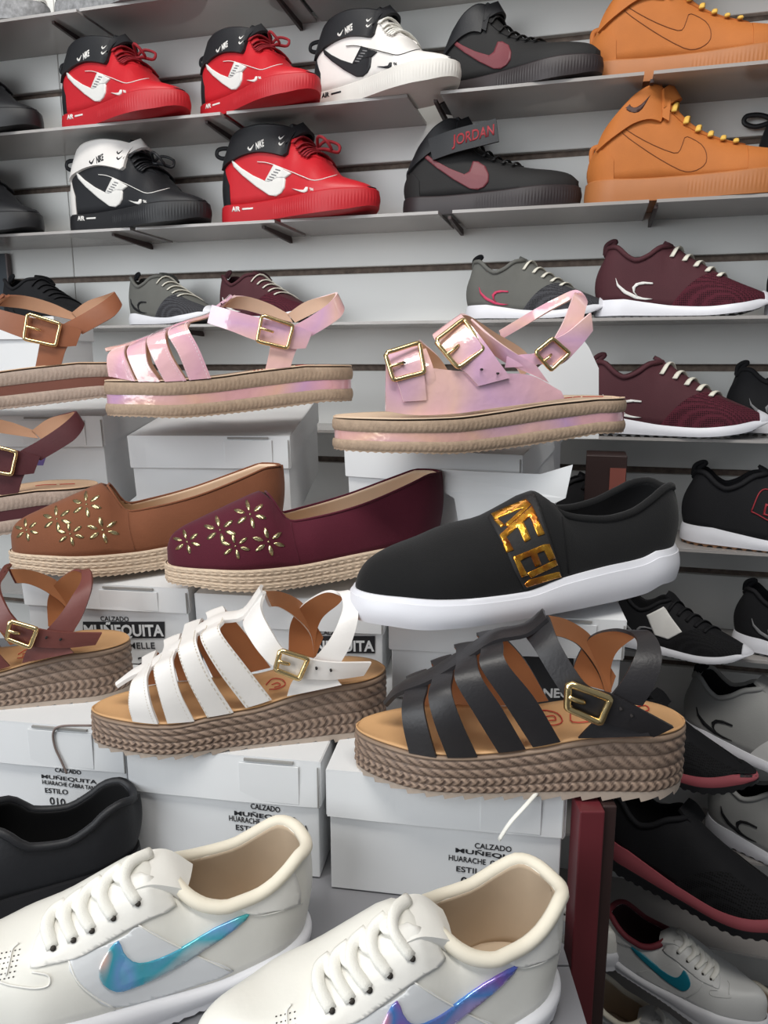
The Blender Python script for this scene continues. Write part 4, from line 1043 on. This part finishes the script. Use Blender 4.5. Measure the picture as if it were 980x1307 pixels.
runner(place(978, SHELF[3], .045, -14), dict(R_K, lining=MATS['crimson_lining']), 'black running shoe cut off at the right edge, third shelf')
runner(place(745, SHELF[4], .085, -17, 1.05), R_M, 'maroon running shoe with white mark on the fourth shelf')
runner(place(926, SHELF[4], .030, -14, .95), dict(R_K, lining=MATS['crimson_lining']), 'black running shoe with red lining, fourth shelf right')
runner(place(668, SHELF[5], .075, -18, .9), R_K, 'black shoe toe with white sole behind the slip-on')
runner(place(870, SHELF[5], .07, -24, 1.08), dict(R_K, outsole=mat('gum_outsole', (150, 110, 80), .7)), 'black high-collared shoe with outlined square badge', logo=False, laces=False, badge=True)
runner(place(783, SHELF[6], .10, -30, .80), dict(R_K), 'black running shoe with white sole on the sixth shelf', logo='cage')
runner(place(936, SHELF[6], .07, -30, .95), R_K, 'black running shoe with white sole cut off at the right edge, sixth shelf')

# ------------------------------------------------------------------ the shop wall: slatwall boards, grooves, clear shelves
WR = Matrix.Rotation(-math.atan(WT), 4, 'Z')
wallM = Matrix.Translation(Vector((0, WY, CZ))) @ WR      # local x along the wall, -y towards the camera, z from eye level
wall = bpy.data.objects.new('wall_back', None); COL.objects.link(wall); wall.matrix_world = wallM; wall['kind'] = 'structure'
def wx(px, z=0.0, off=0.0):
    P = wallpt(px, z, off); return (wallM.inverted() @ P).x
seam = wx(92, .2)
SL0 = .300
for k in range(-4, 11):
    zt_, zb_ = SL0-.152*k-.005, SL0-.152*(k+1)+.005
    for (xa, xb) in ((-1.25, seam-.0006), (seam+.0006, 1.35)):
        z0, z1 = zb_, zt_
        prof = [(0, z0), (-.0015, z0-.0), (-.0015, z1), (0, z1)]
        o = boxo('slat', xa, xb, 0, .012, z0, z1, white_lam, wall, bev=.0014)
boxo('groove_backing', -1.25, 1.35, .0105, .016, SL0-.152*11, SL0+.152*4, groove_m, wall)
boxo('wall_board', -1.25, 1.35, .016, .04, SL0-.152*11, SL0+.152*4, white_lam, wall)
acr = bpy.data.materials.new('grey_clear_acrylic'); acr.use_nodes = True
N_ = acr.node_tree.nodes; K_ = acr.node_tree.links; b_ = N_['Principled BSDF']
b_.inputs['Base Color'].default_value = srgb(178, 173, 170); b_.inputs['Roughness'].default_value = .15; b_.inputs['Alpha'].default_value = .78
b_.inputs['Specular IOR Level'].default_value = .6
brk_m = mat('dark_steel_bracket', (62, 44, 42), .5, vary=.1)
SEG = {0: [(-300, 100), (104, 366), (372, 1150)], 1: [(-300, 283), (291, 521), (563, 822), (834, 1150)], 2: [(-300, 168), (175, 352), (360, 560), (578, 828), (838, 1150)]}
SLAB = {0: 'clear acrylic shelf board at the very top', 1: 'clear acrylic shelf board under the top row of mid-top trainers', 2: 'clear acrylic shelf board under the second row of mid-top trainers'}
POSN = ['leftmost', 'second from the left', 'third from the left', 'fourth from the left', 'rightmost']
for k in range(10):
    z = SHELF[k]
    segs = SEG.get(k, [(-300, 1150)])
    for i, (a, b) in enumerate(segs):
        xa, xb = wx(a, z, .12), (wx(b, z, .12) if b < 1150 else 1.05)
        o = boxo('shelf_board', xa, xb, -.125, -.0005, z-.0045, z-.0005, acr); o.matrix_world = wallM
        side = POSN[i] if i < len(segs)-1 else 'rightmost'
        if k < 3: lab = SLAB[k]+', '+side+' piece'
        else: lab = 'clear acrylic shelf board number %s down, under the %s' % (['', '', '', 'four', 'five', 'six', 'seven', 'eight', 'nine', 'ten'][k], ['', '', '', 'grey and maroon running shoes', 'lower maroon running shoe', 'shoe with square badge', 'black running shoe with white sole', 'upper black and pink shoe', 'lower black and pink shoe', 'white trainer with teal mark'][k])
        tagit(o, lab, 'shelf')
    for j, px in enumerate({0: [100, 369], 1: [287, 566, 828], 2: [172, 356, 583, 833], 3: [240]}.get(k, [])):
        x = wx(px, z, .05); t = .0022
        V = []
        for xx in (x-t, x+t): V += [(xx, -.004, z-.005), (xx, -.110, z-.005), (xx, -.110, z-.009), (xx, -.06, z-.012), (xx, -.0005, z-.014), (xx, -.0005, z-.010), (xx, -.002, z-.008)]
        n = 7; Fc = [tuple(range(n))[::-1], tuple(range(n, 2*n))]+[(i, (i+1) % n, n+(i+1) % n, n+i) for i in range(n)]
        o = mk('shelf_bracket', V, Fc, brk_m, smooth=False); recalc(o); o.matrix_world = wallM
        tagit(o, 'dark bracket under the '+['topmost clear shelf', 'top row of mid-top trainers', 'second row of mid-top trainers', 'row of running shoes'][k]+', '+
              {0: ['left one', 'right one'], 1: ['left one, below the red trainers', 'middle one', 'right one, below the wheat trainer'], 2: ['leftmost', 'second from the left', 'third from the left', 'rightmost'], 3: ['behind the pink caged sandal']}[k][j], 'bracket', 'shelf brackets')

# ------------------------------------------------------------------ floor, counter, post
floor_m = mat('dark_floor_tile', (96, 90, 84), .4, vary=.15, noise=5)
fl = boxo('floor', -2.2, 2.2, -2.6, 1.9, -.02, 0, floor_m); fl['kind'] = 'structure'
ceil_m = mat('ceiling_white', (205, 204, 200), .8, vary=.03)
cl = boxo('ceiling', -2.2, 2.2, -.2, 1.9, 3.2, 3.24, ceil_m); cl['kind'] = 'structure'
shelf_w = mat('grey_counter_laminate', (128, 128, 132), .35, vary=.04)
mar_wood = mat('maroon_painted_wood', (96, 36, 42), .4, vary=.12, noise=12)
dk_wood = mat('dark_stained_wood', (52, 34, 32), .5, vary=.2, noise=14)
ct = root('display_counter', Matrix.Translation(Vector((0, 0, CZ))), 'grey stepped display counter under the shoe boxes, beside the maroon post', 'counter')
TOPA, TOPB = -.3775, -.378
hexa('upper_step', [Vector(v) for v in boxv(-.85, .1185, .415, 1.0, -CZ+.001, TOPA)], shelf_w, ct)
hexa('lower_step', [Vector(v) for v in boxv(-.85, .1185, .18, .414, -CZ+.001, TOPB)], shelf_w, ct)
ps = root('counter_post', Matrix.Translation(Vector((0, 0, CZ))), 'maroon and dark brown upright post at the right end of the counter', 'post')
boxo('front_board', .1275, .1440, .44, .462, -CZ+.001, -.285, mar_wood, ps, bev=.001)
boxo('side_board', .1441, .1535, .446, .470, -CZ+.001, -.285, dk_wood, ps, bev=.001)

# ------------------------------------------------------------------ white shoe boxes
def shoebox(A, B, z, h, depth, label, yaw=None, width=None, pitch=0, lid=.036, slot=(.30, .55), group=None, texts=(), dark=(), lab_plate=()):
    PA, PB = onz(A[0], A[1], z), onz(B[0], B[1], z)
    if yaw is None: yaw = math.degrees(math.atan2(PB.y-PA.y, PB.x-PA.x))
    w_ = width or (PB-PA).length
    M = Matrix.Translation(Vector((PA.x, PA.y, CZ+z-h))) @ Matrix.Rotation(math.radians(yaw), 4, 'Z')
    if pitch: M = M @ Matrix.Translation(Vector((0, 0, h))) @ Matrix.Rotation(math.radians(pitch), 4, 'X') @ Matrix.Translation(Vector((0, 0, -h)))
    r = root('shoe_box', M, label, 'box', group)
    e = .0015
    V = boxv(e, w_-e, e, depth-e, 0, h-.003)
    boxo('box_body', e, w_-e, e, depth-e, 0, h-.003, card, r, bev=.0008)
    # lid: top sheet, four aprons
    ld = bpy.data.objects.new('lid', None)
    t = .0012; V = []; Fc = []
    def add(x0, x1, y0, y1, z0, z1):
        q = len(V); V.extend(boxv(x0, x1, y0, y1, z0, z1)); Fc.extend([tuple(q+i for i in f) for f in BF])
    nx = 10; bow = [.0012*math.sin(math.pi*i/nx)+random.uniform(-.0003, .0003) for i in range(nx+1)]
    add(0, w_, 0, depth, h-.0028, h)
    for i in range(nx):
        x0, x1 = w_*i/nx, w_*(i+1)/nx; q = len(V)
        for (xx, bb) in ((x0, bow[i]), (x1, bow[i+1])):
            V.extend([(xx, -bb*.3, h-.001), (xx, -.0012-bb, h-lid), (xx, t-.0012-bb, h-lid), (xx, t, h-.001)])
        Fc.extend([(q, q+1, q+5, q+4), (q+1, q+2, q+6, q+5), (q+2, q+3, q+7, q+6)])
    add(-.0008, t-.0008, 0, depth, h-lid*.98, h-.0005); add(w_-t+.0008, w_+.0008, 0, depth, h-lid*.98, h-.0005); add(0, w_, depth-t, depth, h-lid, h-.0005)
    bpy.data.objects.remove(ld)
    lo = mk('lid', V, Fc, card, r, smooth=False)
    if slot:
        x0, x1 = w_*slot[0], w_*slot[1]
        boxo('lid_slot', x0, x1, -.0022, .0012, h-.0030, h-.0012, card_in, lo)
        boxo('lid_flap', x0-.004, x1+.004, -.0021, -.0012, h-lid*.96, h-.0045, card, lo, bev=.0003)
    boxo('corner_fold', w_-.0016, w_-.0008, -.0022, -.0010, h-lid, h-.004, card_in, lo)
    f = Frame.__new__(Frame); f.O = M.translation.copy(); f.R = M.to_3x3(); f.Ri = f.R.inverted(); f.yaw = 0
    def put(name, txt, p0, p1, cap, m, yy, bold=.02, par=r):
        a, b = f.L(*p0, yy), f.L(*p1, yy); V2, F2 = text_polys(txt, bold)
        xs_ = [v[0] for v in V2]; wd = max(xs_)-min(xs_); x0 = min(xs_); d = b-a
        scl = (b-a).length/wd; cp = cap/F*(a-Vector(f.Ri @ (CAM-f.O))).length
        V3 = [(a.x+d.x*(v[0]-x0)/wd, yy, a.z+d.z*(v[0]-x0)/wd+v[1]/.72*cp) for v in V2]
        o = mk(name, V3, F2, m, par, smooth=False); so = o.modifiers.new('t', 'SOLIDIFY'); so.thickness = .0002; so.offset = 0
        return o
    for pl in lab_plate:
        Q = [f.L(*p, .0012) for p in pl]; q2 = [v+Vector((0, -.0006, 0)) for v in Q]
        o = mk('label_plate', q2+[v+Vector((0, .0004, 0)) for v in q2], [(0, 1, 2, 3), (7, 6, 5, 4), (0, 4, 5, 1), (1, 5, 6, 2), (2, 6, 7, 3), (3, 7, 4, 0)], ink, r, smooth=False)
    for tx in texts: put('print', *tx[:4], ink, .0010, tx[4] if len(tx) > 4 else .008)
    for tx in dark: put('print', *tx[:4], card, .0001, .03)
    r['_f'] = 0
    return r, f, w_, h, lo
c1 = crop(400, 760, 1.96)
def P1(x, y): return c1((x, y))[0]
shoebox((417, 982), (729, 1021), -.281, .0955, .26, yaw=-9, width=.1655, label='white shoe box printed HUARACHE CABRA NEGRO under the black sandal', slot=(.68, .88),
        texts=[('CALZADO', P1(403, 632), P1(495, 642), 7), ('MUÑEQUITA', P1(355, 642), P1(548, 668), 5.5, .02), ('HUARACHE  CABRA NEGRO', P1(338, 662), P1(565, 692), 7),
               ('ESTILO', P1(357, 690), P1(436, 700), 7), ('010', P1(368, 724), P1(422, 732), 11), ('23', P1(466, 735), P1(514, 742), 15, .04)])
c8 = crop(0, 730, 1.96)
def P8(x, y): return c8((x, y))[0]
shoebox((162, 952), (413, 969), -.281, .0955, .26, yaw=-9, width=.1485, label='white shoe box printed HUARACHE CABRA BLANCA under the white sandal', slot=(.62, .87),
        texts=[('CALZADO', P8(627, 592), P8(700, 602), 7), ('MUÑEQUITA', P8(586, 608), P8(746, 626), 5.5, .02), ('HUARACHE  CABRA BLANCA', P8(573, 622), P8(770, 648), 7),
               ('ESTILO', P8(590, 645), P8(657, 654), 7), ('010', P8(603, 678), P8(648, 684), 10), ('23', P8(690, 694), P8(730, 700), 12, .04)])
c9 = crop(0, 880, 3.92)
def P9(x, y): return c9((x, y))[0]
shoebox((-95, 912), (159, 932), -.281, .0955, .26, yaw=-9, width=.1745, label='white shoe box printed HUARACHE CABRA TANGO under the reddish brown sandal', slot=(.55, .82),
        texts=[('CALZADO', P9(275, 412), P9(404, 426), 5), ('MUÑEQUITA', P9(208, 443), P9(484, 473), 4.6, .01), ('HUARACHE CABRA TANGO', P9(212, 472), P9(512, 508), 5),
               ('ESTILO', P9(226, 516), P9(340, 526), 6), ('010', P9(250, 574), P9(328, 584), 9), ('26', P9(388, 590), P9(450, 600), 12, .04)])
shoebox((28, 741), (242, 760), -.2, .08, .26, yaw=-9, width=.165, label='white shoe box with black MUÑEQUITA label under the brown flat', slot=(.5, .8), lid=.024, pitch=4,
        lab_plate=[[P8(208, 165), P8(412, 165), P8(412, 124), P8(208, 124)]],
        texts=[('CALZADO', P8(252, 122), P8(322, 124), 6), ('CABRIO MELLE', P8(230, 192), P8(388, 192), 8), ('25', P8(346, 232), P8(392, 234), 10)],
        dark=[('MUÑEQUITA', P8(212, 160), P8(410, 160), 14)])
shoebox((249, 757), (490, 775), -.205, .078, .26, yaw=-9, width=.1745, label='white shoe box with black MUÑEQUITA label behind the white sandal', slot=None, lid=.030, pitch=4,
        lab_plate=[[P8(735, 203), P8(938, 203), P8(938, 160), P8(735, 160)]], texts=[('CALZADO', P8(800, 157), P8(868, 158), 6)],
        dark=[('MUÑEQUITA', P8(740, 198), P8(936, 198), 14)])
shoebox((497, 780), (786, 790), -.2, .08, .26, 'white shoe box under the black slip-on shoe', slot=(.68, .86), lid=.034, pitch=4, yaw=-7, width=.190,
        lab_plate=[[P1(515, 275), P1(650, 275), P1(650, 152), P1(515, 152)]], dark=[('23 NEG', P1(530, 255), P1(640, 255), 12)])
cb = shoebox((-50, 531), (116, 533), -.058, .122, .26, 'white shoe box with purple crown print under the caramel brown sandal', yaw=0, slot=(.45, .85), pitch=5)
shoebox((163, 556), (369, 553), -.076, .108, .26, 'white shoe box under the pink caged sandal', yaw=-2, width=.178, pitch=7, slot=(.62, .87))
bx, f_, w_, h_, lo_ = shoebox((440, 571), (693, 584), -.083, .105, .24, 'turned white shoe box with loose flap under the pink slide', slot=None, lid=.030, yaw=-22, width=.183, pitch=5)
flap_box = (bx, lo_)

# ------------------------------------------------------------------ lower shelves on the right: shoes pointing down to the right
def flipped(M): return M
def bake_flip(r):
    X = Matrix.Translation(Vector((LT, 0, 0))) @ Matrix.Scale(-1, 4, Vector((1, 0, 0)))
    for o in r.children_recursive: o.data.transform(X); o.data.flip_normals()
_lt = low_trainer
def low_trainer_r(*a, **k): q_ = _lt(*a, **k); bake_flip(q_); return q_
teal = mat('teal_mark_leather', (22, 120, 140), .4, vary=.05)
whs = mat('plain_white_leather', (206, 206, 204), .45, vary=.04); greyp = mat('light_grey_knit', (150, 150, 148), .8, vary=.06, bump=.3, bscale=800)
T_TEAL = dict(palT, upper=whs, panel=whs, side=whs, mark=teal, collar=mat('maroon_collar', (110, 36, 46), .7), lining=MATS['dark_maroon_lining'])
T_WH = dict(palT, upper=whs, panel=whs, side=whs, mark=whs)
T_GR = dict(palT, upper=greyp, panel=whs, side=greyp, mark=MATS['grey_print'], collar=greyp)
low_trainer_r(flipped(place(778, SHELF[9], .17, -44, 1.0)), T_TEAL, 'white low trainer with teal mark right of the maroon post', full=False)
low_trainer_r(flipped(place(752, SHELF[9]-.153, .15, -44, 1.05)), T_WH, 'plain white low trainer at the bottom right, below the teal marked one', full=False)
low_trainer_r(flipped(place(945, SHELF[9]-.153, .10, -44, 1.0)), dict(T_WH, upper=wht), 'white low trainer cut off at the bottom right corner', full=False)
low_trainer_r(flipped(place(640, SHELF[9], .12, -40, .9)), palT, 'cream low trainer whose toe shows beside the maroon post', full=False)
zl = SHELF[9]-.153
for i, zz_ in enumerate((zl, zl-.153)):
    o = boxo('shelf_board', wx(-300, zz_, .12), 1.05, -.125, -.0005, zz_-.0045, zz_-.0005, acr); o.matrix_world = wallM
    tagit(o, ['clear acrylic shelf board under the plain white trainer at the bottom right', 'lowest clear acrylic shelf board on the slatwall'][i], 'shelf')
pinkm = mat('dusty_pink_midsole', (168, 84, 92), .6, vary=.05)
R_P = dict(R_KK, mid=pinkm, bump=blkr)
R_GW = dict(R_M, upper=greyp, mesh=whs, lining=blks, mark=blks, loop=blks, lace=blks, outsole=rub_white)
runner(place(752, SHELF[7], .12, -40, 1.0), R_P, 'black running shoe with dusty pink midsole, upper of two', logo=False, laces=False, thick=1.5)
runner(place(776, SHELF[8], .16, -42, 1.15), R_P, 'black running shoe with dusty pink midsole, lower of two', logo=False, laces=False, thick=1.5)
runner(place(874, SHELF[7], .05, -44, 1.1), R_GW, 'light grey running shoe with black curved mark, upper of two at the right edge', laces=False)
runner(place(904, SHELF[8], .05, -44, 1.1), R_GW, 'light grey running shoe with black curved mark, lower of two at the right edge', laces=False)
# shelf end box behind the slip-on
eb = root('display_box', place(742, SHELF[5], .165, -15), 'dark box with a reddish end panel behind the slip-on shoe', 'box')
boxo('box_body', 0, .052, 0, .06, 0, .128, dk_wood, eb, bev=.001)
boxo('end_panel', .031, .051, -.002, .0, .02, .112, mat('reddish_brown_panel', (140, 78, 68), .5), eb)
# black low shoe at the lower left, behind the white trainer
FRZ = Frame(175, 1150, TOPB+.002, 22, .036, -190, 1180)
c = lambda *a: [(x, y) for x, y in a]
LZ = FRZ.L(176, 1120, 0).x
SHZ = Shape(FRZ, LZ, 'L', ends=(.05, .036))
r = root('slip_on_shoe', FRZ.M(), 'plain black shoe at the lower left behind the white trainer', 'shoe')
z_t = pchip([(0, .018), (LZ, .022)]); z_b = lambda x: 0.0
band('sole', SHZ, z_b, z_t, 0, 1, lambda q: .003+.001*math.sin(math.pi*q), blkr, r, rows=4)
Z_TOP = pchip([(0, .025), (.02, .04)] + SHZ.mid([(-60, 1060), (-30, 1043)]) + SHZ.mid([(0, 1068, -.026), (40, 1084, -.026), (80, 1078, -.024), (110, 1050, -.014), (130, 1024, -.006)]) + SHZ.mid([(146, 1012), (162, 1016)]))
upZ = Upper(SHZ, lambda x: z_t(x)-.002, Z_TOP, wopen(FRZ.L(-30, 1043, 0).x, LZ-.004, .027, .42, .5), lean=-.004)
upZ.build('upper', blk2, MATS['black_lining'], r, th=.003)
insole(SHZ, z_t, MATS['black_lining'], r, k=.9)
collar_tube('collar', upZ, FRZ.L(-30, 1043, 0).x+.001, LZ-.004, .003, blk2, r)
# small things: a white tie on the black sandal's box, a grey elastic cord on the box at its left
P = [onz(685, 1012, -.2795), onz(668, 1022, -.283)+Vector((0, -.006, 0)), onz(650, 1045, -.292)+Vector((0, -.004, 0)), onz(636, 1068, -.305)+Vector((0, -.003, 0))]
o = tube('lace_end', P, .0016, MATS['white_flat_lace'], n=6, seg=8, flat=.6); tagit(o, 'white lace end hanging over the front of the black sandal box', 'lace')
def onfront(px, py, A, B, z, d=.004):
    PA, PB = onz(*A, z), onz(*B, z); nn = Vector((PB.y-PA.y, -(PB.x-PA.x), 0)).normalized(); rr = ray(px, py); t = (PA-CAM).dot(nn)/rr.dot(nn); return CAM+rr*t+nn*d
AL, BL = (-95, 908), (159, 934)
P = [onfront(122, 923, AL, BL, -.281), onfront(82, 924, AL, BL, -.281), onfront(72, 932, AL, BL, -.281), onfront(74, 950, AL, BL, -.281), onfront(82, 968, AL, BL, -.281), onfront(89, 984, AL, BL, -.281)]
o = tube('elastic_cord', P, .0009, mat('grey_cord', (120, 105, 100), .8), n=6, seg=6); tagit(o, 'thin grey brown cord hanging on the box printed TANGO', 'cord')
# shoes on the topmost shelf, seen from below through the acrylic
SOLE_G = dict(A_WHT, upper=whm, sole=mat('dotted_grey_sole', (150, 150, 152), .6, noise=160, vary=.5))
place_mid(-100, 0, .06, -20, SOLE_G, 'pale grey shoe seen from below on the topmost shelf, far left', 'outline', full=False)
place_mid(84, 0, .06, -24, SOLE_G, 'pale grey shoe seen from below on the topmost shelf, beside the far left one', 'outline', full=False)
place_mid(352, 0, .05, -30, A_BK, 'black shoe seen from below on the topmost shelf above the white mid-top', full=False)
# purple crown on the left box
crown_m = mat('purple_print_ink', (128, 110, 176), .6, vary=.2, noise=200)
cr_, cf, cw, ch_, cl_ = cb
cp_ = [(28, 594), (24, 583), (31, 588), (32, 577), (38, 586), (43, 573), (46, 586), (52, 576), (52, 588), (59, 582), (55, 594)]
V = []
for a, b in cp_: q = cf.L(a, b, .0012); V.append((q.x, .0012, q.z))
for a, b in cp_: q = cf.L(a, b, .0012); V.append((q.x, .0016, q.z))
n = len(cp_)
t_ = tessellate_polygon([[Vector(v) for v in V[:n]]])
mk('crown_print', V, [tuple(f) for f in t_]+[(i, (i+1) % n, n+(i+1) % n, n+i) for i in range(n)], crown_m, cr_, smooth=False)
# a box behind the caramel sandal, a standing dark panel on the third shelf, an open card flap behind the pink slide
shoebox((-70, 404), (43, 401), .064, .112, .12, 'white shoe box seen through the caramel sandal at the left edge', yaw=-3, slot=None, lid=.03)
pn = root('display_board', place(-60, SHELF[3], .012, -15.1), 'dark blue grey panel standing on the third shelf at the left edge', 'panel')
boxo('panel_board', 0, .132, 0, .006, 0, .134, mat('dark_blue_grey_board', (44, 52, 60), .5, vary=.1), pn, bev=.001)
boxo('panel_edge', .132, .135, -.001, .007, 0, .134, mat('panel_edge_trim', (96, 84, 84), .5), pn)
def cardflap(name, pts, y, par=None, label=None):
    Q = []
    for p in pts: rr = ray(p[0], p[1]); Q.append(CAM+rr*(y/rr.y))
    n = len(Q); V = Q+[q+Vector((.0002, .0012, 0)) for q in Q]
    t_ = tessellate_polygon([Q]); Fc = [tuple(f) for f in t_]+[tuple(n+i for i in f[::-1]) for f in t_]+[(i, (i+1) % n, n+(i+1) % n, n+i) for i in range(n)]
    o = mk(name, V, Fc, card, smooth=False); recalc(o); return tagit(o, label, 'card')
cardflap('card_flap', [(600, 560), (602, 548), (650, 500), (690, 466), (728, 442), (742, 430), (752, 444), (764, 470), (764, 560)], .86, label='white card flap standing up behind the pink slide sandal')

# torn card flap hanging in front of the turned box
bx, lo_ = flap_box
bpy.context.view_layer.update(); Bi = bx.matrix_world.inverted()
F0 = [(571, 606), (566, 598), (600, 600), (692, 604), (733, 592), (724, 634), (690, 650), (640, 668), (589, 666), (584, 634), (569, 625)]
Q = [Bi @ onfront(a, b, (440, 571), (693, 584), -.083, .006+.0004*i) for i, (a, b) in enumerate(F0)]
n = len(Q); V = Q+[q+Vector((0, .0012, 0)) for q in Q]
t_ = tessellate_polygon([Q])
recalc(mk('loose_flap', V, [tuple(f) for f in t_]+[tuple(n+i for i in f[::-1]) for f in t_]+[(i, (i+1) % n, n+(i+1) % n, n+i) for i in range(n)], card, lo_, smooth=False))
